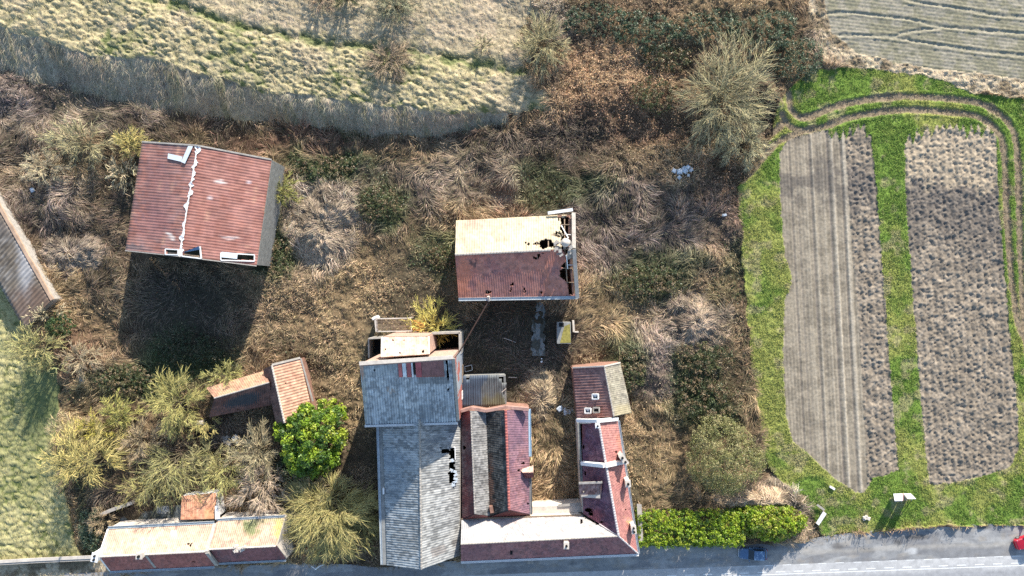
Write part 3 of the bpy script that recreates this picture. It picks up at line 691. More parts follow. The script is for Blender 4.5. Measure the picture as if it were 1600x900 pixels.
# ---- tiled barn in the middle
ez, rz = 6.0, 8.35
nw, ne, sw, se = P(712.5, 344.5, ez), P(893, 335, ez), P(716.5, 466, ez), P(899, 463, ez); rw, re = P(711, 398, rz), P(893.5, 389, rz)
T = thing('tiled_barn', 'large barn with one cream and one brick red tiled slope, broken open at one end', 'barn', (*mid(nw, se)[:2], 0))
cream = tiles((.40, .325, .215), (.46, .385, .26), (.30, .20, .13), .2, (.48, .42, .29), .5, 3, [('e', (742, 348, 22, 9), (.36, .20, .15), .6), ('e', (790, 377, 6, 3), (.3, .25, .16), .5)], .18)  # lichen-pale base with the sun's glare partly put into its colour
bred = tiles((.50, .20, .14), (.37, .17, .145), (.15, .105, .11), .5, (.56, .26, .18), .5, 4, [('e', (723, 435, 12, 40), (.56, .22, .13), .7), ('e', (860, 405, 40, 14), (.54, .21, .14), .6), ('e', (800, 440, 60, 18), (.22, .12, .12), .5), ('e', (741, 410, 4, 9), (.08, .06, .06), .8), ('e', (855, 440, 5, 30), (.40, .16, .10), .6)], .3)
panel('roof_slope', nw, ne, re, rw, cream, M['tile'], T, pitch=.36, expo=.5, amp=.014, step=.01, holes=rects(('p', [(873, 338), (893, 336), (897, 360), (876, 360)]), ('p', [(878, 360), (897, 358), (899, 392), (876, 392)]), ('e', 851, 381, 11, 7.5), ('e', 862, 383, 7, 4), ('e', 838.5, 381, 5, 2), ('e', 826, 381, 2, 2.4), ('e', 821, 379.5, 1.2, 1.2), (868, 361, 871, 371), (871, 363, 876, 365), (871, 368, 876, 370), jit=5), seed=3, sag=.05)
panel('roof_slope', sw, se, re, rw, bred, M['dulltile'], T, pitch=.34, expo=.36, amp=.022, step=.0, holes=rects(('p', [(879, 388), (900, 386), (902, 460), (889, 461), (885, 440), (874, 432), (876, 420), (882, 412), (883, 400)]), (833, 401, 841, 405), (838, 397.5, 845, 401), (845, 394, 850, 397), (797, 444, 799.5, 457), (799, 441, 801.5, 446), (818, 448, 820.5, 458), ('e', 762, 457, 4, 3), ('e', 766, 456, 2, 2), ('e', 846, 457, 2, 1.5), jit=3.2), seed=4, sag=.06)
ridge_cap(T, rw, rw*.18+re*.82, M['cap'], .36)
walls(T, [nw, rw, sw, se, re, ne], M['brick'], d=.3)
b = MB(); p0, p1, p2 = ne+[.25, .1, .5], re+[.25, 0, .55], se+[.25, -.2, .45]
b.bar(p0, p1, .55, .5); b.bar(p1, p2, .55, .5); b.build('parapet', M['cap'], T)
b = MB(); b.bar(P(856, 333, 6.4), P(895, 327.5, 6.6), .45, .14); b.build('verge_board', M['white'], T)
gutter(T, sw+[0, -.18, 0], se+[.35, -.18, 0], w=.42)
b = MB()
for t in (.1, .25, .4, .55, .7, .8, .88, .94): b.bar(nw*(1-t)+ne*t+[0, 0, -.25], rw*(1-t)+re*t+[0, 0, -.25], .14, .2); b.bar(sw*(1-t)+se*t+[0, 0, -.25], rw*(1-t)+re*t+[0, 0, -.25], .14, .2)
for t in (.3, .6): b.bar(ne*(1-t)+re*t+[-3, 0, -.12], ne*(1-t)+re*t+[0, 0, -.12], .12, .14); b.bar(se*(1-t)+re*t+[-3, 0, -.12], se*(1-t)+re*t+[0, 0, -.12], .12, .14)
b.bar(rw+[0, 0, -.2], re+[0, 0, -.2], .16, .22); b.build('rafter', M['wood'], T)
b = MB(); b.bar(P(877, 352, 7.5), P(888, 372, 8.4), .14, .12); b.bar(P(882, 366, 8), P(896, 367, 7.6), .1, .1); b.bar(P(885, 399, 9), P(887, 420, 7.5), .14, .1); b.bar(P(888, 414, 8), P(899, 414, 7.8), .1, .1); b.build('broken_batten', M['white'], T)
b = MB()
rr = random.Random(4)
for k in range(26):
    q = P(rr.uniform(866, 893), rr.uniform(376, 400), 9.0+rr.uniform(-.6, .35)); b.box(q, rr.uniform(.2, .7), rr.uniform(.2, .5), q[2]-.06, q[2], rr.uniform(0, 3))
b.build('fallen_tile', M['cap'], T)
bb = MB(); c = P(884, 379, 9.2); bb.tube([c+[0, 0, -.5], c+[0, 0, -.2], c+[0, 0, .2], c+[0, 0, .38]], [.45, .68, .55, .1], 12)
tag(bb.build('render_block', M['render'], None, origin=c-[0, 0, .5], smooth=True), 'round pale block lodged in the broken end of the tiled barn roof', 'rubble')
o = MB().add([P(887, 392, 9.4), P(896, 390, 9.2), P(898, 402, 7.9), P(886, 406, 7.9), P(887, 392, 9.35), P(896, 390, 9.15), P(898, 402, 7.85), P(886, 406, 7.85)], [(0, 1, 2, 3), (7, 6, 5, 4), (0, 4, 5, 1), (1, 5, 6, 2), (2, 6, 7, 3), (3, 7, 4, 0)]).build('loose_sheet', M['cap'], None, origin=P(890, 399, 8)); tag(o, 'grey sheet hanging in the gap at the ridge of the tiled barn', 'roof sheet')

# ---- the tall block
hz, lz = 16.0, 8.2
nw, ne, sw, se = P(562, 567, hz), P(706, 557, hz), P(571, 664, lz), P(713, 659.5, lz)
T = thing('tall_block', 'tall block with a steep grey corrugated roof patched with red and white sheets', 'building', (*mid(nw, se)[:2], 0))
gs = streaks((.42, .465, .50), (.54, .58, .60), (.09, .11, .135), seed=1, da=.62, wave=.36, wa=.5, patches=[('r', (562, 566, 627, 588), (.25, .29, .32), .4), ('e', (612, 612, 6, 5), (.38, .27, .2), .6), ('r', (653, 589, 703, 600), (.09, .10, .11), .6), ('r', (655, 632, 678, 655), (.12, .15, .18), .55), ('r', (622, 634, 632, 655), (.15, .19, .22), .5), ('e', (568, 620, 5, 50), (.3, .3, .22), .4)])
panel('roof_slope', sw, se, ne, nw, gs, M['sheet'], T, pitch=.36, expo=.6, amp=.045, step=.008, holes=rects(('e', 585, 578, 1.4, 1.6), ('p', [(696.5, 563), (699, 562), (701.5, 590), (700, 596), (698, 588)]), ('e', 700.5, 609, 1.6, 2), jit=1), seed=5)
def rp(px, py): return [(x, y) for x, y in ((px, py),)]
def sheetpiece(name, x0, x1, y0, y1, m, lift):
    sk = lambda x: (x-562)*-.07+1.0
    q = [onp(x, y, sw, se, ne)+[0, 0, lift] for x, y in ((x0, y0+sk(x0)*.0), (x1, y0-(x1-x0)*.07), (x1+2.2, y1-(x1-x0)*.0), (x0+2.2, y1))]
    return q
S = []
for nm, x0, x1, colr in (('red_sheet', 622, 628, (.36, .10, .10)), ('white_sheet', 628.5, 634.5, (.62, .66, .70)), ('red_sheet', 635, 642, (.33, .085, .095)), ('white_sheet', 642.5, 645, (.62, .66, .7)), ('red_sheet', 649, 658, (.33, .075, .09)), ('red_sheet', 658.5, 693, (.19, .085, .085))):
    y0 = 563.5-(x0-622)*.062; y1 = 589; q = [onp(x, y, sw, se, ne)+[0, 0, .34] for x, y in ((x0+2, y1), (x1+2, y1-(x1-x0)*.02), (x1, y0-(x1-x0)*.06), (x0, y0))]
    panel('roof_sheet', *q, streaks(colr, np.array(colr)*1.3, np.array(colr)*.45, seed=int(x0) % 7, da=.35), M['sheet'], T, pitch=.36, expo=1.2, amp=.04, step=.0, th=.03, seed=6)
o = MB().hexa(*(lambda q: ([p-[0, 0, .02] for p in q], [p+[0, 0, .02] for p in q]))([onp(x, y, sw, se, ne)+[0, 0, .36] for x, y in ((645.3, 562), (648.6, 562), (650.6, 585), (647.3, 585))])).build('gap_shade_strip', M['dark'], T)  # dark strip laid over the roof, painting the shade of a gap
wb = [nw+[.2, -.25, 0], ne+[.1, -.25, 0], se+[.15, .25, 0], sw+[.2, .25, 0]]
b = MB()
for i in (0, 2, 3): p, q = wb[i], wb[(i+1) % 4]; b.wall(p, q, -.5, p[2]-.15+(.35 if i == 0 else 0), q[2]-.15+(.35 if i == 0 else 0), .4)
b.build('wall', M['pinkwall'], T)
# east wall with flaking paint
A, Bq = wb[1]+[.1, 0, 0], wb[2]+[.1, 0, 0]; nu_, nv_ = 60, 60; U, Vv = np.meshgrid(np.linspace(0, 1, nu_), np.linspace(0, 1, nv_))
top = A[2]*(1-U)+Bq[2]*U+.15; Xw = A[0]*(1-U)+Bq[0]*U; Yw = A[1]*(1-U)+Bq[1]*U; Zw = -.5+(top+.5)*Vv
st = fbm(Yw*1.6, Zw*.25, 4, 1); bl = fbm(Yw*.22+2, Zw*.12, 3, 4); cw = mix(np.broadcast_to(np.array((.42, .15, .12)), U.shape+(3,)), np.array((.33, .36, .39)), sstep(.47, .55, bl+(st-.5)*.35))
i = np.arange(U.size).reshape(U.shape); Fw = np.stack([i[:-1, :-1], i[:-1, 1:], i[1:, 1:], i[1:, :-1]], -1).reshape(-1, 4); n1 = U.size
Vo = np.stack([Xw+.2, Yw, Zw], -1).reshape(-1, 3); Vi = np.stack([Xw-.2, Yw, Zw], -1).reshape(-1, 3)
capq = np.stack([i[-1, :-1], i[-1, 1:], i[-1, 1:]+n1, i[-1, :-1]+n1], -1)
mk('east_wall', np.concatenate([Vo, Vi]), np.concatenate([Fw, Fw+n1, capq]), M['peeling'], T, col=np.concatenate([cw.reshape(-1, 3)]*2))
b = MB(); b.bar(wb[1]+[.12, 0, .12], wb[2]+[.12, 0, .12], .42, .12); b.build('coping', M['cap'], T)
b = MB(); b.bar(nw+[0, -.05, .25], ne+[.2, -.05, .25], .5, .16); b.build('parapet', M['render'], T)
gutter(T, sw+[-.1, -.15, 0], se+[.2, -.15, 0], M['white'], .26)
opening(T, wb[2]+[.2, 0, 0], wb[1]+[.2, 0, 0], .3, 1.2, 2.6, 4.0, 'window', (1, 0)); opening(T, wb[2]+[.2, 0, 0], wb[1]+[.2, 0, 0], .62, 2.6, 0, 3, 'door', (1, 0))
opening(T, wb[0], wb[3], .5, 1.3, 5.5, 7, 'window', (-1, 0)); opening(T, wb[0], wb[3], .25, 1.3, 5.5, 7, 'window', (-1, 0))
# annex with the pink roof, its open pit and the black-floored roofless room
zn, zs = 11.0, 13.5
a_, b_, c_, d_ = P(598.5, 527, zn), P(669, 526, zn), P(669.5, 553.5, zs), P(598, 558, zs)
T2 = thing('brick_annex', 'small annex with a pinkish sloping roof pierced by a few holes, against the tall block', 'outbuilding', (*mid(a_, c_)[:2], 0))
panel('roof_slope', a_, b_, c_, d_, tiles((.52, .33, .23), (.58, .40, .30), (.30, .17, .12), .3, (.42, .40, .38), .25, 5, [('e', (618, 548, 12, 8), (.42, .42, .40), .7)], .25), M['dulltile'], T2, pitch=.34, expo=.4, amp=.02, step=.02, holes=rects(('e', 625, 551.5, 2, 1.2), ('e', 661, 549, 1.6, 2.6), ('e', 602, 546, 1.8, 1.2), ('e', 614, 531.5, 1.4, .9), ('e', 631, 531.5, 1.4, .9), ('e', 668, 526, 3, 2), ('e', 670, 535, 2, 5), jit=1), seed=7)
walls(T2, [a_, b_, c_, d_], M['pinkwall'], d=.12)
b = MB(); b.bar(a_+[-.1, 0, .1], d_+[-.1, 0, .1], .25, .2); b.bar(b_+[.1, 0, .05], c_+[.1, 0, .05], .2, .2); b.build('verge_trim', M['render'], T2)
T2 = thing('roofless_pen', 'dark roofless brick room with thin grey wall tops, open to the sky', 'outbuilding', (*P(696, 538, 0)[:2], 0))
p1, p2, p3, p4 = P(674, 521, 5.5), P(718.5, 519.5, 5.5), P(719, 553, 5.5), P(674, 553, 5.5)
b = MB(); b.wall(p1, p2, -.5, 5.5, 5.5, .32); b.wall(p2, p3, -.5, 5.5, 5.5, .36); b.wall(p3, p4, -.5, 5.2, 5.2, .3); b.wall(p4, p1, -.5, 5.0, 5.3, .3); b.build('wall', M['cap'], T2)
floor_fill(T2, [p1, p2, p3, p4], .3, m=M['dark'])  # near-black floor paints the shade inside the pen
T2 = thing('roofless_room', 'narrow roofless room, deep and dark, between the pink annex and the scrub', 'outbuilding', (*P(584, 545, 0)[:2], 0))
p1, p2, p3, p4 = P(576, 529, 3.5), P(597, 528, 3.5), P(597, 558, 3.5), P(574, 560, 3.5)
b = MB(); b.wall(p1, p2, -.5, 3.6, 3.6, .2); b.wall(p2, p3, -.5, 3.6, 3.6, .2); b.wall(p4, p1, -.5, 2.4, 3.6, .2); b.build('wall', M['cap'], T2)
floor_fill(T2, [p1, p2, p3, p4], .3, m=M['dark'])  # near-black floor paints the shade down in the room
# timber frame with slats
T2 = thing('slatted_frame', 'low pale frame with thin slats laid across it, empty underneath', 'frame', (*P(612, 510, 0)[:2], 0))
z = 3.0; b = MB()
q = [P(587, 498, z), P(641, 497, z), P(643, 517, z), P(589, 518, z)]
for i in range(4): b.bar(q[i], q[(i+1) % 4], .16 if i != 3 else .42, .16)
for c in q: b.box(c, .18, .18, -.4, z-.08)
b.build('frame', M['render'], T2); b = MB()
for k in range(1, 9): t = k/9; b.bar(q[0]*(1-t)+q[3]*t+[0, 0, .1], q[1]*(1-t)+q[2]*t+[0, 0, .1], .06 if k != 6 else .14, .05)
for k in range(1, 6): t = k/6; b.bar(q[0]*(1-t)+q[1]*t+[0, 0, .02], q[3]*(1-t)+q[2]*t+[0, 0, .02], .09, .1)
b.build('slat', M['wood'], T2)
o = patchsheet(MB(), [(643, 500), (664, 499), (664, 518), (644, 516)], P(640, 500, 2.6), P(664, 500, 2.2), P(650, 520, 2.7), 0, .05).build('rusty_sheet', M['ochre'], None, origin=P(653, 510, 2)); tag(o, 'orange rusty sheet lying under the yellow bare sapling', 'roof sheet')
o = MB().box(P(590, 496, 0), .7, .5, 0, 3.2, .6, .8).build('gate_pier', M['white'], None, origin=P(590, 496, 0), bevel=.05); tag(o, 'short white pier at the corner of the slatted frame', 'pier')

# ---- the long hall
ez, rz = 5.0, 8.6
nw, ne, sw, se = P(590, 655, ez), P(719, 655, ez), P(597, 882, ez), P(718.5, 868, ez); rn, rs = P(655.5, 655, rz), P(658.5, 890, rz)
T = thing('long_hall', 'long hall with a grey corrugated gable roof and ragged holes near one eave', 'hall', (*mid(nw, se)[:2], 0))
g1 = streaks((.36, .39, .40), (.46, .48, .48), (.085, .10, .11), seed=2, da=.7, wave=.36, wa=.38, patches=[('e', (610, 720, 30, 18), (.2, .25, .3), .5), ('e', (620, 760, 20, 30), (.17, .21, .25), .4), ('e', (640, 840, 26, 30), (.20, .19, .17), .35)])
g2 = streaks((.33, .33, .315), (.43, .425, .40), (.075, .075, .073), seed=3, da=.62, wave=.36, wa=.32, patches=[('r', (664, 685, 682, 692), (.16, .17, .18), .6), ('r', (677, 680, 690, 690), (.13, .14, .15), .55), ('e', (672, 706, 8, 8), (.15, .16, .17), .6), ('p', [(672, 858), (695, 850), (698, 862), (676, 872)], (.20, .17, .15), .6), ('e', (714, 860, 6, 30), (.12, .10, .09), .5)])
panel('roof_slope', nw+[.75, 0, .28], sw+[.75, 0, .28], rs, rn, g1, M['sheet'], T, pitch=.36, expo=.6, amp=.03, step=.008, seed=8)
panel('roof_slope', ne, se, rs, rn, g2, M['sheet'], T, pitch=.36, expo=.6, amp=.03, step=.008, holes=rects((688.5, 700.5, 700, 707.5), (701.5, 699, 711, 718.5), (702.5, 721, 711, 735), ('p', [(701, 737), (711, 734), (713, 754), (703, 757)]), jit=2.6), seed=9)
ridge_cap(T, rn, rs, M['cap'], .30, n=40)
walls(T, [nw, rn, ne, se, rs, sw], M['render'], d=.2)
gutter(T, nw+[-.02, 0, .05], sw+[-.02, 0, .05], w=.3)
b = MB(); b.add([nw+[.15, 0, .12], nw+[.8, 0, .2], sw+[.8, 0, .2], sw+[.15, 0, .12]], [(0, 1, 2, 3)]); b.build('eave_flashing', M['grey'], T)
b = MB(); b.bar(P(703, 699.5, 5.7), P(710.5, 698.5, 5.5), .14, .08); b.bar(P(711, 698, 5.5), P(711.5, 718, 5.5), .14, .08); b.build('hole_frame', M['white'], T)
b = MB(); rr = random.Random(11)
for x, y in ((706, 719.5), (705, 735), (711, 737), (712, 742), (712, 748), (711, 753), (708, 757)): q = P(x, y, 5.75); b.box(q, rr.uniform(.3, .65), rr.uniform(.3, .7), q[2]-.03, q[2]+.03, rr.uniform(0, 2))
b.build('broken_sheet', M['plastic'], T)
b = MB(); q = P(599.5, 767, 5.4); b.box(q, .25, .9, 5.2, 5.62); b.build('downpipe_hopper', M['white'], T)
opening(T, sw, se, .3, 3.2, 0, 3.4, 'door', (0.05, -1)); opening(T, sw, se, .72, 1.4, 1.6, 3, 'window', (0.05, -1))
for t in (.2, .4, .6, .8): opening(T, nw+[-.03, 0, 0], sw+[-.03, 0, 0], t, 1.3, 2.2, 3.6, 'window', (-1, 0))

# ---- the twin-ridged store
z1, zr1, zv, zr2, z2 = 5.0, 6.9, 5.3, 7.3, 4.6
N_ = [P(721, 643, z1), P(735.5, 642, zr1), P(759.5, 643, zv), P(790, 641, zr2), P(826, 639, z2)]
S_ = [P(722.5, 811, z1), P(742, 803, zr1), P(765.5, 806, zv), P(795.5, 797, zr2), P(828.5, 804, z2)]
pbk = mat('pinkish_brick', (.34, .21, .175), rough=.9, nscale=1.5, namt=.4)
T = thing('twin_ridge_store', 'store with two parallel ridges and narrow dark red, grey, blackish and purple slopes', 'building', (*mid(N_[0], S_[4])[:2], 0))
pr1 = tiles((.14, .045, .045), (.20, .06, .055), (.05, .04, .045), .5, (.30, .22, .18), .25, 6, [('e', (728, 655, 12, 16), (.30, .10, .08), .6), ('e', (722, 720, 4, 60), (.30, .26, .22), .4)])
pg = tiles((.21, .20, .19), (.29, .28, .265), (.06, .06, .06), .6, (.36, .35, .32), .4, 7, (), .6)
pd = tiles((.030, .031, .030), (.055, .055, .050), (.012, .012, .012), .5, (.24, .235, .21), .24, 8, [('e', (766, 770, 5, 60), (.16, .08, .05), .6)], .9)
pp = tiles((.225, .11, .122), (.175, .10, .135), (.09, .07, .095), .5, (.42, .22, .22), .35, 9, [('e', (808, 670, 20, 30), (.19, .11, .15), .6)], .45)
panel('roof_slope', N_[0], S_[0], S_[1], N_[1], pr1, M['dulltile'], T, pitch=.26, expo=.36, amp=.03, step=.03, holes=rects(('e', 725.5, 699.5, 2.5, 2.5), jit=1), seed=10)
panel('roof_slope', N_[2], S_[2], S_[1], N_[1], pg, M['dulltile'], T, pitch=.26, expo=.36, amp=.03, step=.035, seed=11)
panel('roof_slope', N_[2], S_[2], S_[3], N_[3], pd, M['dulltile'], T, pitch=.26, expo=.36, amp=.03, step=.035, seed=12)
panel('roof_slope', N_[4], S_[4], S_[3], N_[3], pp, M['tile'], T, pitch=.26, expo=.36, amp=.03, step=.035, holes=rects(('e', 818, 724, 3, 1.5), ('e', 811, 735, 2, 2), ('e', 825, 787, 1.3, 1.6), jit=1), seed=13)
for r, s, e in ((1, 0, 2), (3, 2, 4)):                         # small hipped ends
    apex = S_[r]; A, Bq = S_[s]+[0, -.15, -.1], S_[e]+[0, -.15, -.1]
    panel('hip_end', A, Bq, apex+[.02, -.02, 0], apex-[.02, .02, 0], tiles((.15, .045, .04), (.22, .07, .06), seed=3), M['dulltile'], T, pitch=.26, expo=.36, step=.03, seed=14)
tr = mat('red_ridge_tile', (.40, .13, .11), rough=.5, nscale=2, namt=.3); pw = mat('pale_ridge_tile', (.52, .47, .46), rough=.6, nscale=2, namt=.3)
ridge_cap(T, N_[1], S_[1], M['cap'], .22); ridge_cap(T, N_[3], S_[3], tr, .40, n=32)
walls(T, [N_[0], N_[1], N_[2], N_[3], N_[4], S_[4], S_[3], S_[2], S_[1], S_[0]], M['brick'], d=.12)
b = MB()
for i in range(4): p, q = N_[i]+[0, .25, .15], N_[i+1]+[0, .25, .15]; zz = max(p[2], q[2]); b.bar((p[0], p[1], 5.75+.08*i), (q[0], q[1], 5.75+.08*(i+1)), .42, .9)
b.build('parapet', pbk, T)
gutter(T, N_[4]+[.12, 0, .02], mid(N_[4], S_[4])+[.12, .8, .02], mat('blue_gutter', (.40, .56, .66), rough=.4, namt=.15), .36); gutter(T, mid(N_[4], S_[4])+[.12, -2.0, .02], S_[4]+[.12, 0, .02], M['grey'], .34)
b = MB(); b.bar(N_[2]+[0, 0, .02], S_[2]+[0, 0, .02], .3, .06); b.build('valley_gutter', M['rust'], T)
b = MB(); c = P(768, 796, 5.9); b.box(c, .5, 1.0, 5.4, 6.0, .2); b.build('broken_brickwork', M['brick'], T)
a, b_, r0, r1 = P(812, 733, 5.6), P(833, 737, 5.0), P(818, 737, 6.2), P(833, 735, 5.6)   # eaves dormer
dm = MB(); c = P(824, 739, 4.8); dm.box(c, 1.7, 1.1, 3.6, 5.15); o = dm.build('dormer', M['render'], T)
e1, e2, e3, e4 = P(811, 735, 5.5), P(833, 726, 5.2), P(833, 740, 6.0), P(816, 739, 6.0)
panel('dormer_roof', P(812, 734, 5.45), P(833.5, 727, 5.2), P(833.5, 738.5, 6.05), P(817, 738.5, 6.1), tiles((.56, .38, .29), (.62, .46, .36), seed=2), M['dulltile'], o, expo=.3, seed=3)
panel('dormer_roof', P(821, 747, 5.2), P(833.5, 746, 5.2), P(833.5, 738.5, 6.05), P(817, 738.5, 6.1), tiles((.20, .06, .055), (.26, .09, .08), seed=2), M['dulltile'], o, expo=.3, seed=4)  # light and dark tile copies paint the dormer's lit and shaded sides
for t in (.15, .35, .8): opening(T, N_[4], S_[4], t, 1.1, 1.2, 2.7, 'window', (1, 0))
# ---- low shed north of the store
q = [P(722, 638, 2.2), P(793, 636, 2.0), P(791, 585, 2.7), P(722, 587, 2.8)]
T = thing('lean_to_shed', 'low lean-to shed of mismatched blue grey and dull grey sheets, one corner broken away', 'shed', (*mid(q[0], q[2])[:2], 0))
panel('roof_slope', *q, streaks((.12, .135, .14), (.17, .18, .175), (.035, .04, .045), seed=4, da=.5, wave=.36, wa=.4, patches=[('p', [(722, 585), (762, 585), (762, 597), (752, 600), (752, 638), (722, 640)], (.04, .065, .105), .8), ('e', (775, 628, 22, 12), (.14, .13, .06), .7)]), M['sheet'], T, pitch=.36, expo=1.8, amp=.05, holes=rects(('p', [(779, 585), (795, 584), (795, 596), (783, 595), (779, 591)]), ('e', 732, 591, 3, 3), ('p', [(786, 612), (795, 605), (795, 637), (790, 637)]), jit=3), seed=15)
walls(T, q, M['grey'], d=.35, drop=.2)

# ---- south range along the road, hipped into the east wing
ez, rz = 4.8, 8.0
sw, se, rw, ap = P(720.5, 877, ez), P(997, 865, ez), P(720, 850, rz), P(966.5, 837.5, rz)
nw, nm = P(721, 812, ez+.2), P(908, 806, ez)
T = thing('roadside_range', 'long low range along the road, one tiled slope pale grey white, the other dark red', 'building', (*mid(nw, se)[:2], 0))
wt = tiles((.345, .325, .31), (.42, .39, .37), (.20, .17, .165), .35, (.46, .43, .40), .5, 10, [('r', (700, 800, 757, 850), (.27, .28, .29), .55), ('e', (795, 815, 30, 8), (.46, .36, .33), .5), ('e', (900, 812, 16, 8), (.5, .42, .38), .4)], .22)  # lichen-pale base takes in sun glare; west patch paints the shadow there
ds = tiles((.27, .115, .118), (.34, .145, .14), (.11, .075, .09), .5, (.38, .2, .19), .25, 11, [('e', (740, 862, 30, 12), (.17, .08, .10), .4)], .35)
panel('roof_slope', nw, nm, ap, rw, wt, M['tile'], T, pitch=.30, expo=.36, amp=.028, step=.02, holes=rects((906.5, 811, 909.5, 818), (913, 806, 918, 811), ('e', 922, 809, 4, 2.2), ('e', 932, 819, 2, 1), ('e', 929, 811, 2, 1.6), jit=2), seed=16)
panel('roof_slope', sw, se, ap, rw, ds, M['dulltile'], T, pitch=.30, expo=.36, amp=.03, step=.03, seed=17)
ridge_cap(T, rw, ap, M['cap'], .22); ridge_cap(T, ap, se, pw, .24)
b = MB(); b.bar(nw+[0, .1, 0], nm+[0, .1, 0], .22, .14); b.build('eave_board', M['wood'], T)
gutter(T, sw+[0, -.15, 0], se+[.1, -.15, 0], M['white'], .28)
walls(T, [nw, rw, sw, se, nm], M['render'], d=.25)
chimney(T, P(884.5, 850, 8.2)[:2], .62, .85, 7.0, 8.9, M['render'], 0, 1)
MB().box(P(799, 863, 6.4)[:2], .35, .6, 5.6, 6.55).build('vent', M['dark'], T)
for t in (.08, .22, .36, .5, .64, .78, .92): opening(T, sw+[.2, -.02, 0], se+[-.2, -.02, 0], t, 1.1, 1.1, 2.8, 'window', (.04, -1))
opening(T, sw+[.2, -.02, 0], se+[-.2, -.02, 0], .29, 1.2, 0, 2.3, 'door', (.04, -1))
o = MB().box(P(829, 877, 0)[:2], .9, .5, .0, .45).build('step_block', M['cap'], None, origin=P(829, 877, 0)); tag(o, 'pale block on the pavement under the gutter of the roadside range', 'block')
# ---- east wing
nwE, neE, rnE = P(903, 660, 4.6), P(965.5, 657, 4.6), P(935, 659, 7.9); sv = P(911.5, 803, 4.8)
xw = lambda y: np.interp(y, [660, 803], [903+3, 912]); xe = lambda y: np.interp(y, [657, 865], [965.5, 997])
T = thing('east_wing', 'narrow wing with purple and bright red tiled slopes crossed by a white fire wall', 'building', (*mid(nwE, se)[:2], 0))
pur = tiles((.125, .055, .085), (.17, .07, .09), (.07, .045, .075), .5, (.28, .2, .23), .22, 12, [('e', (930, 808, 16, 14), (.20, .055, .065), .6), ('e', (906, 700, 5, 60), (.22, .08, .07), .6)], .45)  # purple base puts this slope's sky-lit shade into the tile colour
rd_ = tiles((.36, .155, .14), (.43, .20, .175), (.24, .11, .105), .35, (.48, .25, .2), .3, 13, [('e', (983, 815, 4, 5), (.55, .36, .16), .8), ('e', (968, 690, 6, 14), (.52, .22, .14), .5)], .3)
panel('roof_slope', nwE+[.6, 0, .3], sv, ap, rnE, pur, M['dulltile'], T, pitch=.26, expo=.36, amp=.03, step=.03, holes=rects(('e', 920, 797, 6, 3.5), ('e', 914.5, 740, 1.6, 3.5), ('e', 924, 803, 4, 3), ('e', 939, 816, 3, 1.5), ('e', 928, 775.5, 5, 1.6), ('e', 912, 698, 1.4, 4), jit=1.5), seed=18)
panel('roof_slope', neE, se, ap, rnE, rd_, M['dulltile'], T, pitch=.26, expo=.36, amp=.03, step=.035, holes=rects(('e', 963, 706, 2.2, 1.6), ('e', 977.5, 796.5, 1.0, 1.0), jit=.6), seed=19)
ridge_cap(T, rnE, ap, pw, .36, n=44); ridge_cap(T, ap, sv+(ap-sv)*.45, pw, .2)
walls(T, [nwE, rnE, neE, se, sv], M['render'], d=.12, skip=(3,))
b = MB(); a0, a1, a2 = P(901.5, 657, 5.0), P(934, 657.5, 8.3), P(965, 654.5, 5.0); b.bar(a0, a1, .5, .35); b.bar(a1, a2, .5, .35); b.build('gable_coping', M['white'], T)
def crosswall(y): return P(909.5, y-1, 5.5), P(944.5, y+2.8, 8.5), P(973, y-3, 5.6)
b = MB(); a0, a1, a2 = crosswall(724.5); b.bar(a0, a1, .52, .7); b.bar(a1, a2, .52, .7); b.build('fire_wall', M['white'], T)
gutter(T, nwE+[.1, 0, 0], P(908.5, 752, 4.6), M['grey'], .34); gutter(T, neE+[.12, 0, 0], se+[.12, 0, 0], M['zinc'], .26)
chimney(T, P(975.5, 719.5, 8.0)[:2], .6, 1.5, 4.0, 7.6, M['render'], .62, 2); chimney(T, P(982, 757, 7.5)[:2], .65, .85, 4.0, 7.2, M['render'], .1, 1); chimney(T, P(991, 829, 7.5)[:2], .6, 1.1, 4.0, 7.2, M['render'], .12, 2); chimney(T, P(933.2, 664.5, 8)[:2], .5, .5, 7.2, 8.5, M['white'], 0, 1)
o = MB().wall(P(906, 764, 4), P(934, 763, 4), 3.0, 6.0, 6.9, 1.3).build('dormer', M['render'], T)
panel('dormer_roof', P(905.5, 773, 6.2), P(940, 772.5, 6.9), P(940, 754, 7.6), P(904.5, 755.5, 6.9), tiles((.27, .13, .105), (.33, .19, .16), (.12, .08, .08), .4, (.45, .36, .32), .35, 4, (), .6), M['dulltile'], o, pitch=.26, expo=.36, amp=.03, step=.03, holes=rects(('e', 912, 768.5, 1.4, 1.2), jit=.4), seed=20)
b = MB(); b.bar(P(904.5, 755, 7.0), P(941, 753.5, 7.7), .3, .16); b.build('coping', M['cap'], o)
for t in (.2, .5, .8): opening(T, neE, se, t, 1.1, 1.2, 2.8, 'window', (1, .15))
o = MB().hexa([P(995, 787, 2.4), P(1002.5, 788, 2.4), P(1005, 846, 2.4), P(998.5, 847, 2.4)], [P(995, 787, 2.55), P(1002.5, 788, 2.55), P(1005, 846, 2.55), P(998.5, 847, 2.55)])
T = thing('porch_roof', 'narrow flat grey porch roof between the white fire wall wing and the hedge', 'porch', P(1000, 817, 0)); o.build('roof', M['cap'], T)
b = MB()
for x, y in ((1001, 790), (1002, 817), (1003, 843)): b.box(P(x, y, 2.4)[:2], .12, .12, -.2, 2.4)
b.build('post', M['wood'], T)
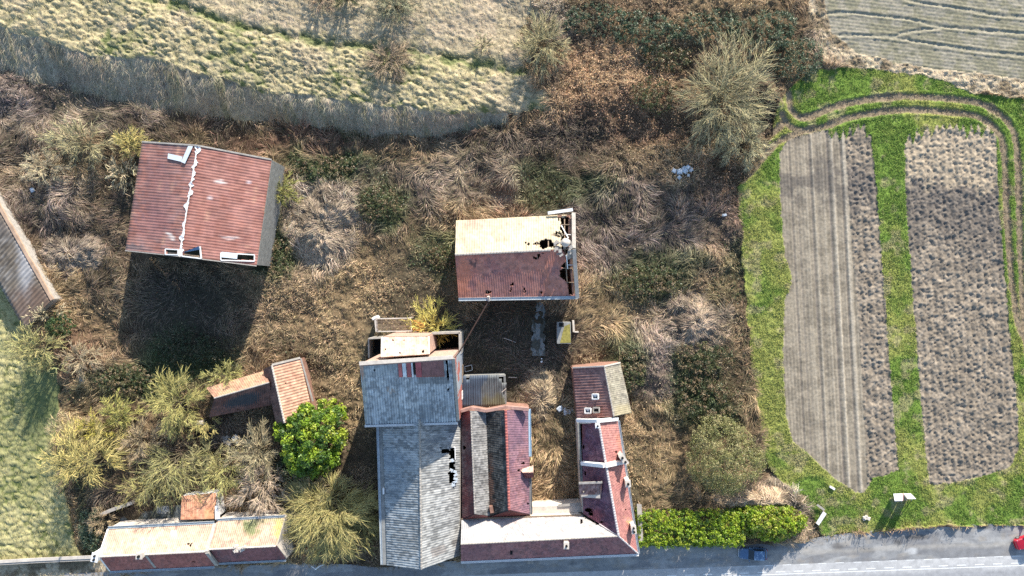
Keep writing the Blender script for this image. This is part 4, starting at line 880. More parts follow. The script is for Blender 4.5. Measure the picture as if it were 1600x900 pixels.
# ---- north extension of the wing
a, d_, rn, rs, en, es = P(894.5, 575, 3.2), P(901.5, 654, 3.2), P(944, 572.5, 6.2), P(959, 651, 6.2), P(969, 567, 3.4), P(987, 645, 3.4)
T = thing('skylight_cottage', 'cottage with one red tiled slope holding three little rooflights and one lichen grey slope', 'cottage', (*mid(a, es)[:2], 0))
panel('roof_slope', a, d_, rs, rn, tiles((.225, .115, .10), (.28, .15, .13), (.11, .07, .07), .4, (.36, .24, .21), .3, 14, [('e', (940, 640, 30, 12), (.26, .09, .07), .4)], .3), M['dulltile'], T, pitch=.42, expo=.36, amp=.055, step=.0, seed=21)
panel('roof_slope', en, es, rs, rn, tiles((.26, .23, .18), (.31, .28, .22), (.11, .105, .09), .5, (.36, .33, .24), .4, 15, [('e', (975, 645, 18, 14), (.38, .32, .19), .7)], .4), M['dulltile'], T, pitch=.3, expo=.36, amp=.02, step=.02, seed=22)
ridge_cap(T, rn, rs, M['cap'], .24)
b = MB(); b.bar(a+[0, .05, .1], rn+[0, .05, .1], .2, .12); b.bar(rn+[0, .05, .1], en+[0, .05, .1], .2, .12); b.build('verge_trim', M['render'], T)
walls(T, [a, rn, en, es, rs, d_], M['brick'], d=.15)
for x, y, m_ in ((930, 619.5, 'white'), (918.5, 641.5, 'white'), (931.5, 640.5, 'cap')):
    q = [onp(x+dx, y+dy, a, d_, rn)+[0, 0, .16] for dx, dy in ((-4.6, -3.6), (4.6, -3.6), (4.6, 3.6), (-4.6, 3.6))]; b = MB()
    for i in range(4): b.bar(q[i], q[(i+1) % 4], .22, .26)
    o = b.build('rooflight', M[m_], T); c = sum(q)/4; qi = [c+(p-c)*.72 for p in q]; MB().add([p+[0, 0, -.03] for p in qi], [(0, 1, 2, 3)]).build('pane', M['dark'] if m_ == 'cap' else M['glass'], o)
    if m_ == 'white': MB().add([c+(p-c)*.72+[0, 0, .02] if k < 2 else c+(p-c)*.2+[0, 0, .02] for k, p in enumerate(q)], [(0, 1, 2, 3)]).build('blind', M['plastic'], o)
# ---- terrace wall between store and wing
T = thing('yard_wall', 'thick pale wall closing the court between the purple red store and the wing', 'wall', P(870, 798, 0))
b = MB(); b.hexa([P(832, 792, 3.4)*[1, 1, 0], P(911, 789, 3.4)*[1, 1, 0], P(911, 800, 3.4)*[1, 1, 0], P(832, 803, 3.4)*[1, 1, 0]], [P(832, 792, 3.4), P(911, 789, 3.4), P(911, 800, 3.4), P(832, 803, 3.4)]); b.build('wall', M['render'], T)
b = MB(); b.hexa([P(872, 788, 3.45), P(911, 785, 3.45), P(911, 789.5, 3.45), P(872, 792, 3.45)], [P(872, 788, 3.6), P(911, 785, 3.6), P(911, 789.5, 3.6), P(872, 792, 3.6)]); b.build('coping', M['cap'], T)
# ---- ruined tiled outhouses in the west
T = thing('ridge_tiled_outhouse', 'small outhouse whose sunny slope carries pinkish ribbed tiles, half under a bright green tree', 'outhouse', (*P(448, 612, 0)[:2], 0))
ea, eb, ra, rb, wa, wb_ = P(469, 560, 2.9), P(488, 627, 2.7), P(425, 571, 5.0), P(445, 661, 4.8), P(411, 577, 3.6), P(432, 664, 3.4)
pk = tiles((.47, .255, .165), (.55, .33, .23), (.30, .15, .10), .3, (.56, .40, .26), .35, 1, (), .3)
panel('roof_slope', ea, P(489, 648, 2.7), rb, ra, pk, M['dulltile'], T, pitch=.44, expo=.36, amp=.05, step=.0, holes=rects(('e', 446, 599, 1, 1), jit=.3), seed=23)
panel('roof_slope', wa, wb_, rb, ra, tiles((.17, .09, .07), (.22, .13, .10), seed=2), M['dulltile'], T, pitch=.44, expo=.36, amp=.05, step=.0, seed=24)  # darker copy of the pink tile paints shade on this slope
ridge_cap(T, ra, rb, M['render'], .3); walls(T, [wa, ra, ea, P(489, 648, 2.7), rb, wb_], M['brick'], d=.25)
b = MB(); b.bar(ra+[0, .1, .05], ea+[0, .1, .05], .3, .16); b.bar(ea+[.1, 0, .02], eb+[.1, 0, .02], .22, .12); b.build('verge_trim', M['cap'], T)
pk = tiles((.36, .20, .135), (.45, .27, .185), (.22, .12, .08), .45, (.46, .36, .2), .35, 1, (), .3)
T = thing('sagging_outhouse', 'tumbledown outhouse with a sunlit pink slope and a dark slope sagging toward a black yard', 'outhouse', (*P(372, 620, 0)[:2], 0))
na, nb, ra, rb, sa, sb = P(322, 606, 2.8), P(412, 580, 2.8), P(335, 622, 4.6), P(421, 597.5, 4.6), P(326, 652, 2.6), P(424, 633, 2.6)
panel('roof_slope', na, nb, rb, ra, pk, M['dulltile'], T, pitch=.34, expo=.36, amp=.03, step=.02, seed=25)
panel('roof_slope', sa, sb, rb, ra, tiles((.16, .075, .055), (.22, .11, .08), (.06, .05, .045), .5, seed=5), M['dulltile'], T, pitch=.34, expo=.36, amp=.04, step=.01, holes=rects(('p', [(360, 650), (372, 640), (400, 640), (412, 655)]), jit=4), seed=26, sag=.25)  # dark tile copy puts the shade of this slope into its colour
ridge_cap(T, ra, rb, M['cap'], .22); walls(T, [na, nb, rb, sb, sa, ra], M['brick'], d=.25)
# ---- pair of houses bottom left
ez, rz = 3.8, 6.6
nw, ne, rw, re, sw, se = P(169, 826.5, ez), P(335, 818, ez), P(154.5, 869.5, rz), P(321, 861.5, rz), P(172, 892, ez), P(335, 884.5, ez)
T = thing('lime_tiled_house', 'tiled house with a pale yellow pink slope and a handful of missing tiles', 'house', (*mid(nw, se)[:2], 0))
lt = tiles((.45, .285, .20), (.475, .34, .235), (.30, .18, .13), .3, (.50, .42, .29), .5, 2, [('e', (185, 838, 20, 10), (.42, .25, .19), .5), ('e', (300, 826, 40, 8), (.40, .21, .155), .5), ('r', (267, 829, 276, 837), (.5, .5, .5), .7)], .2)  # sunward slope: glare partly put into this paler tile colour
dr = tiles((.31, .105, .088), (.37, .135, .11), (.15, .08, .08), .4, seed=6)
panel('roof_slope', nw, ne, re, rw, lt, M['tile'], T, pitch=.30, expo=.40, amp=.03, step=.02, holes=rects((292, 848, 296, 851), (296, 851, 299, 854), (298.5, 847.5, 301, 850), ('e', 289, 851, .8, .8), jit=1), seed=27)
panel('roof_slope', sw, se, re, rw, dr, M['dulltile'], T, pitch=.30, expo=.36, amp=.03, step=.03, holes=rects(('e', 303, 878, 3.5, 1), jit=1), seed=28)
ridge_cap(T, rw, re, M['render'], .28); walls(T, [nw, rw, sw, se, re, ne], M['render'], d=.14)
gutter(T, nw+[0, .2, 0], ne+[0, .2, 0], M['zinc'], .34); gutter(T, sw+[0, -.15, 0], se+[0, -.15, 0], M['zinc'], .28)
b = MB(); b.bar(nw, rw, .22, .16); b.bar(rw, sw, .2, .16); b.build('verge_trim', M['white'], T)
chimney(T, P(151.5, 869, 6.8)[:2], .85, 1.15, 3, 7.4, M['white'], -.2, 2); chimney(T, P(221.5, 866, 6.8)[:2], .8, .75, 6, 7.6, M['render'], 0, 1)
b = MB(); p, q = onp(229, 868, sw, se, rw)+[0, 0, .1], onp(243, 886, sw, se, rw)+[0, 0, .1]; b.bar(p, q, .35, .12); b.build('party_ridge', M['cap'], T)
for t in (.2, .45, .7, .9): opening(T, sw+[.1, 0, 0], se+[0, 0, 0], t, 1.0, 1.0, 2.5, 'window', (0, -1))
opening(T, sw+[.1, 0, 0], se+[0, 0, 0], .58, 1.0, 0, 2.2, 'door', (0, -1))
nw, ne, rw, re, sw, se = P(339, 813.5, ez), P(445, 808, ez), P(327, 858, rz), P(431.5, 853, rz), P(342, 879, ez), P(447, 874, ez)
T = thing('mossy_tiled_house', 'tiled house with a mossy pink slope, toppled chimney and pale end gable', 'house', (*mid(nw, se)[:2], 0))
lt2 = tiles((.40, .235, .17), (.45, .305, .215), (.26, .15, .105), .4, (.44, .36, .21), .3, 3, [('e', (392, 822, 14, 16), (.10, .13, .035), .9), ('e', (436, 826, 7, 22), (.36, .33, .09), .85), ('e', (405, 812, 40, 6), (.22, .22, .10), .6)], .35)  # paler tiles facing the sun, some of the glare in their colour
panel('roof_slope', nw, ne, re, rw, lt2, M['tile'], T, pitch=.30, expo=.40, amp=.03, step=.02, seed=29)
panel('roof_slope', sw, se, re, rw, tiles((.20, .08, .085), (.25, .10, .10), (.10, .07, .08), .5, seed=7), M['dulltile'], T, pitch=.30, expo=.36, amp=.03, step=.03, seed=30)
ridge_cap(T, rw, re, M['render'], .26); walls(T, [nw, rw, sw, se, re, ne], M['render'], d=.1)
b = MB(); b.bar(P(336.5, 818.5, ez+.3), P(323.5, 862.5, rz+.3), .5, .4); b.bar(P(323.5, 862.5, rz+.3), P(339, 882, ez+.3), .5, .4); b.build('fire_wall', M['cap'], T)
gutter(T, nw+[0, .15, 0], ne+[0, .15, 0], M['zinc'], .3); gutter(T, sw+[0, -.15, 0], se+[0, -.15, 0], M['zinc'], .24)
b = MB(); rr = random.Random(8)
for k in range(16): q = P(rr.uniform(366, 383), rr.uniform(853, 861), 6.6); s = rr.uniform(.25, .7); b.box(q, s, s*rr.uniform(.5, .9), 6.2+rr.uniform(0, .2), 6.6+rr.uniform(0, .45), rr.uniform(0, 3))
b.build('chimney_rubble', M['render'], T)
for t in (.25, .7): opening(T, sw+[.1, 0, 0], se+[0, 0, 0], t, 1.0, 1.0, 2.5, 'window', (0, -1))
q = [P(284, 775, 2.4), P(338, 770, 2.4), P(338, 811, 3.6), P(282, 812.5, 3.6)]
T = thing('orange_lean_to', 'lean-to at the back of the tiled houses with a small orange tiled roof', 'lean-to', (*mid(q[0], q[2])[:2], 0))
panel('roof_slope', *q, tiles((.46, .20, .11), (.52, .27, .17), (.30, .13, .08), .35, (.50, .36, .16), .25, 4), M['dulltile'], T, pitch=.30, expo=.36, amp=.03, step=.02, seed=31); walls(T, q, M['white'], d=.2)
b = MB(); b.bar(P(339.5, 790, 3.4), P(340, 811, 3.9), .4, .8); b.build('parapet', M['white'], T)
b = MB(); pts = smooth_line([(167, 799), (185, 791.5), (205, 784.5), (215, 781)]); 
for p, q in zip(pts[:-1], pts[1:]): b.wall(P(*p), P(*q), -.4, 1.7, 1.7, .45)
tag(b.build('yard_wall', M['cap'], None, origin=P(190, 790, 0)), 'short curved stone wall closing the patio behind the tiled houses', 'wall')
T = thing('grated_box', 'square grey box with a grated lid on the patio behind the tiled house', 'box', P(256, 795, .2)); b = MB(); b.box(P(256, 795, .2)[:2], 1.5, 1.0, .2, .95, -.05); b.build('box', M['grey'], T); b = MB()
for k in range(7): b.box((P(256, 795, 1)[0]-.66+k*.22, P(256, 795, 1)[1]), .06, .95, .97, 1.03, -.05)
b.build('grate', M['zinc'], T)
# ---- long stable at the left edge
T = thing('striped_roof_stable', 'long stable with a brown and white streaked roof and an orange brick rim', 'building', (*P(10, 440, 0)[:2], 0))
r0, r1, e0, e1 = P(-75, 196, 2.7), P(80, 470, 2.7), P(-113, 247, 2.3), P(38, 514, 2.3)
panel('roof_slope', e0, e1, r1, r0, streaks((.19, .155, .115), (.30, .27, .235), (.06, .047, .034), seed=5, da=.65, wave=.62, wa=.55, patches=[('e', (55, 480, 45, 40), (.16, .10, .07), .7), ('e', (40, 400, 14, 60), (.55, .55, .56), .45), ('e', (20, 340, 60, 30), (.20, .16, .13), .5)]), M['sheet'], T, pitch=.62, expo=1.6, amp=.05, step=.04, seed=32)
b = MB(); b.bar(r0+[.2, .15, .0], r1+[.2, .15, .0], .5, .3); b.build('parapet', mat('orange_brick', (.42, .29, .20), rough=.9, nscale=.7, namt=.45), T)
walls(T, [r0, r1, e1, e0], M['cap'], d=.3)
# ---- boundary wall bottom left
T = thing('boundary_wall', 'low pale stone wall between the pasture and the dry grass at the bottom', 'wall', P(70, 876, 0)); b = MB()
pts = [(-70, 882), (0, 877.5), (60, 874), (150, 870)]
for p, q in zip(pts[:-1], pts[1:]): b.wall(P(*p), P(*q), -.3, 1.1, 1.1, .35)
b.build('wall', M['cap'], T); b = MB()
for p, q in zip(pts[:-1], pts[1:]): b.bar(P(*p, 1.15), P(*q, 1.15), .5, .1)
b.build('coping', M['render'], T)
# ------------------------------------------------------------------ grass, brambles, hedge, shrubs and trees
FOOT = [[(208, 228), (420, 256), (418, 424), (205, 396)], [(718, 350), (893, 340), (900, 466), (720, 464)], [(588, 527), (722, 520), (722, 640), (588, 645)], [(594, 640), (720, 640), (720, 870), (660, 886), (600, 878)],
        [(720, 640), (827, 640), (830, 800), (720, 806)], [(720, 800), (912, 800), (995, 860), (996, 868), (720, 880)], [(903, 655), (966, 655), (997, 865), (908, 805)], [(896, 576), (968, 568), (987, 648), (902, 656)],
        [(722, 590), (792, 588), (792, 638), (722, 638)], [(412, 578), (468, 562), (488, 645), (436, 662)], [(325, 607), (412, 582), (424, 632), (330, 650)], [(174, 822), (336, 815), (444, 806), (450, 874), (340, 882), (178, 890)],
        [(284, 776), (338, 772), (338, 814), (284, 814)], [(-80, 240), (76, 470), (36, 512), (-110, 250)], [(190, 806), (286, 790), (290, 814), (186, 820)], [(832, 478), (850, 478), (850, 554), (832, 554)], [(832, 790), (912, 788), (912, 804), (832, 806)]]
def in_foot(px, py):
    k = np.zeros(px.shape, bool)
    for f in FOOT: k |= inpoly(px, py, f)
    return k
def blades(name, x, y, L, W, H, ang, col, m, bend=.6, segs=3, tip=.25, label=None):
    """one mesh of arched blades: root x,y; length, width, height of the arch and direction per blade"""
    n = len(x); z = ground_at(x, y); r = np.random.default_rng(len(x)); t = np.linspace(0, 1, segs+1)
    bd = (r.random(n)-.5)*2*bend
    V = np.zeros((n, segs+1, 2, 3), np.float32)
    cx, cy = x.copy(), y.copy()
    lean = (r.random(n)-.5)*1.2
    for k in range(segs+1):
        a = ang+bd*t[k]
        if k: cx = cx+np.cos(a)*L/segs; cy = cy+np.sin(a)*L/segs
        h = H*np.sin(np.pi*(.08+.80*t[k])); w_ = W*(1-(1-tip)*t[k])*.5
        zz = np.maximum(z, ground_at(cx, cy)-.06)+h
        for s, sg in ((0, -1), (1, 1)):
            V[:, k, s, 0] = cx-np.sin(a)*w_*sg; V[:, k, s, 1] = cy+np.cos(a)*w_*sg; V[:, k, s, 2] = zz+sg*w_*lean
    base = (np.arange(n)*(segs+1)*2)[:, None]
    F = np.concatenate([base+np.array([2*k, 2*k+1, 2*k+3, 2*k+2]) for k in range(segs)], 0)
    cc = np.repeat(col, (segs+1)*2, axis=0)
    return tag(mk(name, V.reshape(-1, 3), F, m, col=cc), label, kind='stuff')
def scatter(n, x0=-97, x1=97, y0=-57, y1=55):
    n = int(n*1.24); return rng.uniform(x0, x1, n), rng.uniform(y0, y1, n)
def tint(c, r, amt): return c*(1+(r.random((len(c), 1))-.5)*amt)*(1+(r.random((len(c), 3))-.5)*.14)
# lodged dry grass and dead stems over the rough ground
x, y = scatter(900000); zn = grid_at(zone, x, y); px, py = topx(x, y, 0.3)
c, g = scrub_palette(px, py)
fl = grid_at(flat, x, y)
den = np.where(zn == 0, .70*(1-.4*fl), 0)
dead = sstep(.40, .62, fbm(x*.16, y*.16, 3, 6)); den = den*(.45+.55*dead)
k = (rng.random(len(x)) < den) & ~in_foot(px, py) & (g < .55+.3*rng.random(len(x)))
x, y, px, py, c, g, fl = x[k], y[k], px[k], py[k], c[k], g[k], fl[k]
tuft = fbm(x*.34, y*.34, 3, 2); L = (.6+1.3*rng.random(len(x)))*(1-.45*fl)*(.7+.6*tuft); H = (.08+.75*rng.random(len(x))**1.6*(.3+1.2*sstep(.35, .65, tuft)))*(1-.6*fl)
lod = sstep(.35, .60, fbm(x*.055+3, y*.055, 3, 7))
for e in ((985, 360, 170, 90), (1080, 500, 80, 60), (500, 360, 70, 90), (90, 190, 150, 50), (80, 380, 120, 110), (740, 270, 110, 50), (300, 510, 130, 60), (860, 640, 40, 90)): lod = np.maximum(lod, sstep(0, .7, blob(px, py, *e)))
for e in ((560, 600, 130, 130), (640, 430, 90, 50), (960, 740, 60, 80)): lod = lod*(1-.85*sstep(0, .7, blob(px, py, *e)))
L = L*(.42+.62*lod); H = H*(.75+.35*lod)
ang = fbm(x*.07, y*.07, 3, 5)*12+(fbm(x*.33, y*.33, 2, 1)-.5)*4.5+(rng.random(len(x))-.5)*(.75+4.5*(1-lod))
cc = tint(c*1.42*(.55+.95*sstep(.3, .68, tuft))[:, None], rng, .6); pick = rng.random(len(x))
cc = np.where((pick < .14)[:, None], cc*.45, cc); cc = np.where((pick > .86)[:, None], cc*1.0+np.array((.13, .105, .07)), cc)
olive = (rng.random(len(x)) < .18+.3*sstep(.45, .7, fbm(x*.1, y*.1, 3, 3)))
cc = np.where(olive[:, None], cc*.45+np.array((.07, .072, .032)), cc)
blades('dry_grass', x, y, L, (.035+.045*rng.random(len(x))), H, ang, cc, M['plant'], label='brown and straw coloured grass lying in swirls over the waste ground')
# tussock grass of the meadow, the bank and the pasture
x, y = scatter(420000); zn = grid_at(zone, x, y); px, py = topx(x, y, np.where(py.size == 0, 0, ground_at(x, y)))
smooth_at = grid_at(smooth_strip, x, y)
den = np.select([zn == 1, zn == 2, zn == 3, zn == 7], [.5, .75, .40*(1-.75*smooth_at), .5], 0)
k = (rng.random(len(x)) < den); x, y, zn, px, py = x[k], y[k], zn[k], px[k], py[k]
gc = grid_at(C, x, y); ang = np.where(zn == 2, -1.6, np.where(zn == 1, -.45, -.9))+(rng.random(len(x))-.5)*1.3
cc = tint(gc*1.12, rng, .6); gr = rng.random(len(x)) < .10; cc = np.where(gr[:, None], cc*.4+np.array((.05, .07, .015)), cc)
blades('tussock_grass', x, y, (.28+.42*rng.random(len(x)))*np.where(zn == 2, 1.8, 1), .04+.04*rng.random(len(x)), .06+.20*rng.random(len(x)), ang, cc, M['plant'], segs=2, label='bleached tussock grass on the meadow, the bank and the pasture')
# green sward round the plots
x, y = scatter(560000, 30, 97); zn = grid_at(zone, x, y); rw_ = grid_at(rutw, x, y); px, py = topx(x, y, 0)
k = (zn == 4) & (rng.random(len(x)) < .75*(1-rw_)*(.35+.65*sstep(.3, .55, fbm(x*.5, y*.5, 3, 2)))); x, y = x[k], y[k]
gc = grid_at(C, x, y); cc = tint(gc*1.15, rng, .8)
yl = rng.random(len(x)) < .12; cc = np.where(yl[:, None], cc*.6+np.array((.12, .12, .03)), cc)
blades('green_grass', x, y, .12+.22*rng.random(len(x)), .05+.05*rng.random(len(x)), .05+.14*rng.random(len(x)), rng.random(len(x))*6.3, cc, M['plant'], segs=2, label='short bright green grass round the two ploughed plots')

def leaves(cx, cy, cz, nrmv, size, rgen, asp=.6):
    """leaf-sized rhombs at the given centres, facing nrmv with a random tilt"""
    n = len(cx); v = nrmv+rgen.normal(0, .55, (n, 3)); v /= np.linalg.norm(v, axis=1, keepdims=True)
    a = np.cross(v, rgen.normal(0, 1, (n, 3))); a /= np.linalg.norm(a, axis=1, keepdims=True)+1e-9; b = np.cross(v, a)
    s = size[:, None]; c = np.stack([cx, cy, cz], -1)
    V = np.stack([c-a*s, c-b*s*asp+v*s*.12, c+a*s, c+b*s*asp+v*s*.12], 1).reshape(-1, 3)
    return V, np.arange(n*4).reshape(n, 4)
# low bramble and ivy cover between the grass (too many sprays to count)
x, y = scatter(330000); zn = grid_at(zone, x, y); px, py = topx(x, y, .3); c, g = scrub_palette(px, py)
p = np.where(zn == 0, g*.85+.06*sstep(.5, .68, fbm(x*.2, y*.2, 3, 4)), 0)
k = (rng.random(len(x)) < p) & ~in_foot(px, py); x, y, g = x[k], y[k], g[k]
h = (domes(x, y, 2.6, 2.4, 1)*.9+.1)*(.3+.7*g)*(.4+.6*rng.random(len(x)))
nv = np.stack([rng.normal(0, .3, len(x)), rng.normal(0, .3, len(x)), np.ones(len(x))], -1)
V, F = leaves(x, y, ground_at(x, y)+h, nv, .07+.12*rng.random(len(x)), rng)
cc = tint(np.broadcast_to(np.array((.060, .095, .035)), (len(x), 3)), rng, .9); q = rng.random(len(x))
cc = np.where((q < .30)[:, None], tint(np.broadcast_to(np.array((.20, .15, .08)), cc.shape), rng, .6), cc); cc = np.where((q > .88)[:, None], np.array((.17, .20, .12)), cc)
tag(mk('bramble_cover', V, F, M['leaf'], col=np.repeat(cc, 4, axis=0)), 'low green and brown bramble spread through the waste ground', kind='stuff')
# dead stalks and brown leaf litter of the scrub on the right hand bank
x, y = scatter(330000); px, py = topx(x, y, .6)
den = np.maximum.reduce([sstep(0, .6, blob(px, py, *e)) for e in ((960, 110, 100, 55), (940, 180, 130, 45), (800, 215, 140, 28), (1000, 210, 120, 40), (1150, 300, 40, 40))]+[np.full(len(x), .10)])*~in_foot(px, py)
k = (rng.random(len(x)) < den*.8) & (grid_at(zone, x, y) == 0); x, y, px, py = x[k], y[k], px[k], py[k]; c, g = scrub_palette(px, py)
V, F = leaves(x, y, ground_at(x, y)+.1+domes(x, y, 2.2, 2, 3)*1.3*(.3+.7*rng.random(len(x))), nv[:len(x)] if len(nv) >= len(x) else np.tile([0, 0, 1.], (len(x), 1)), .06+.10*rng.random(len(x)), rng)
cc = tint(c*1.25, rng, 1.0); q = rng.random(len(x)); cc = np.where((q > .8)[:, None], cc+np.array((.16, .12, .07)), cc)
tag(mk('dead_stalks', V, F, M['plant'], col=np.repeat(cc, 4, axis=0)), 'tan and brown dead stalks in the scrub below the meadow', kind='stuff')

def ribbons(paths, widths):
    """flat twigs: paths (n, k, 3), widths (n, k)"""
    n, kk, _ = paths.shape; d = np.gradient(paths, axis=1); side = np.stack([-d[..., 1], d[..., 0], np.zeros((n, kk))], -1)
    side /= np.linalg.norm(side, axis=-1, keepdims=True)+1e-6; tl = np.random.default_rng(n).normal(0, .5, (n, 1)); side[..., 2] += tl
    w_ = widths[..., None]*.5; V = np.stack([paths-side*w_, paths+side*w_], 2).reshape(-1, 3)
    base = (np.arange(n)*kk*2)[:, None]
    F = np.concatenate([base+np.array([2*j, 2*j+1, 2*j+3, 2*j+2]) for j in range(kk-1)], 0); return V, F
def bare_tree(name, label, cat, px, py, rx, ry, h, limbs, subs, twigs, barkc, twigc, seed, group, base=None, droop=.25, up=.55, tw=.045, leafc=None, nleaf=0, rootz=0., hay=False):
    r = np.random.default_rng(seed); zc = h*.55
    c = P(px, py, zc); b = P(*base, 0) if base is not None else np.array([c[0], c[1], 0]); b[2] = max(float(ground_at(b[0], b[1]))-.15, -.2)+rootz
    T = thing(name, label, cat, b, group); mb = MB(); K = 5
    subs, twigs, tw = int(subs*1.3), int(twigs*1.35), tw*1.08
    LP = []; rx_, ry_ = rx*.1*(HC-zc)/HC, ry*.1*(HC-zc)/HC
    az = np.arange(limbs)*2.39996+r.random(limbs)*.6; rad = np.sqrt((np.arange(limbs)+.6)/limbs)
    for i in range(limbs):
        e = np.array([c[0]+math.cos(az[i])*rad[i]*rx_, c[1]+math.sin(az[i])*rad[i]*ry_, b[2]+h*(1-.62*rad[i]**2)*r.uniform(.85, 1.05)])
        t = np.linspace(0, 1, K)[:, None]; p = b*(1-t)+e*t; p[:, 2] = b[2]+(e[2]-b[2])*(t[:, 0]**(up)); 
        p[1:-1] += r.normal(0, .06*h*.35, (K-2, 3)); LP.append(p)
        mb.tube(p, np.linspace(.03+.009*h, .02, K)*(.6 if hay else 1), 4)
    mb.build('stems' if hay else 'trunk', M['hay'] if hay else M['bark'], T)
    LP = np.array(LP); n1 = limbs*subs; li = np.repeat(np.arange(limbs), subs); ts = r.uniform(.28, .98, n1)*(K-1); i0 = np.minimum(ts.astype(int), K-2); f = (ts-i0)[:, None]
    s0 = LP[li, i0]*(1-f)+LP[li, i0+1]*f; d = LP[li, i0+1]-LP[li, i0]; d /= np.linalg.norm(d, axis=1, keepdims=True)
    out = s0-np.array([b[0], b[1], b[2]]); out[:, 2] *= .3; out /= np.linalg.norm(out, axis=1, keepdims=True)+1e-6
    d = d*.6+out*.5+r.normal(0, .42, (n1, 3)); d /= np.linalg.norm(d, axis=1, keepdims=True)
    Rm = (rx_+ry_)/2; ln = Rm*r.uniform(.25, .55, n1)
    t = np.linspace(0, 1, 4)[None, :, None]; S = s0[:, None]+d[:, None]*ln[:, None, None]*t; S[..., 2] -= (droop*ln[:, None]*np.linspace(0, 1, 4)**2)
    S[:, 1:] += r.normal(0, .05*Rm*.4, (n1, 3, 3))
    V1, F1 = ribbons(S, np.linspace(tw*1.5, tw*.7, 4)[None].repeat(n1, 0)); c1 = np.repeat(np.array(barkc)[None]*.5+np.array(twigc)[None]*.5, len(V1), 0)
    n2 = n1*twigs; si = np.repeat(np.arange(n1), twigs); ts = r.uniform(.15, 1, n2)*3; i0 = np.minimum(ts.astype(int), 2); f = (ts-i0)[:, None]
    s0 = S[si, i0]*(1-f)+S[si, i0+1]*f; d2 = d[si]*.75+out[si]*.35+r.normal(0, .45, (n2, 3)); d2 /= np.linalg.norm(d2, axis=1, keepdims=True)
    ln2 = Rm*r.uniform(.14, .34, n2); t = np.linspace(0, 1, 3)[None, :, None]; W2 = s0[:, None]+d2[:, None]*ln2[:, None, None]*t; W2[..., 2] -= droop*ln2[:, None]*np.linspace(0, 1, 3)**2*1.2
    W2[..., 2] = np.maximum(W2[..., 2], ground_at(W2[..., 0], W2[..., 1])+.05)
    V2, F2 = ribbons(W2, np.linspace(tw, tw*.5, 3)[None].repeat(n2, 0)); tc = np.array(twigc)*1.12
    cv = tc[None]*(1+(r.random((n2, 1))-.5)*.7)*(1+(r.random((n2, 3))-.5)*.12); cv = np.where(r.random((n2, 1)) < .2, np.array(barkc), cv); c2 = np.repeat(cv, 6, 0)
    mk('crown', np.concatenate([V1, V2]), np.concatenate([F1, F2+len(V1)]), M['twig'], T, col=np.concatenate([c1, c2]))
    if nleaf:
        q = W2[r.integers(0, n2, nleaf), r.integers(0, 3, nleaf)]+r.normal(0, .15, (nleaf, 3)); V, F = leaves(q[:, 0], q[:, 1], q[:, 2], np.tile([0, 0, 1.], (nleaf, 1)), r.uniform(.06, .15, nleaf), r)
        lc = np.array(leafc)[None]*(1+(r.random((nleaf, 1))-.5)*.9); mk('foliage', V, F, M['leaf'], T, col=np.repeat(lc, 4, 0))
    return T
YE, OL, PA, BR, PK = (.50, .41, .15), (.385, .335, .18), (.50, .42, .26), (.36, .27, .18), (.48, .37, .26)
BK, BY = (.13, .115, .07), (.26, .23, .08)
gW = 'bare shrubs and trees of the west side'
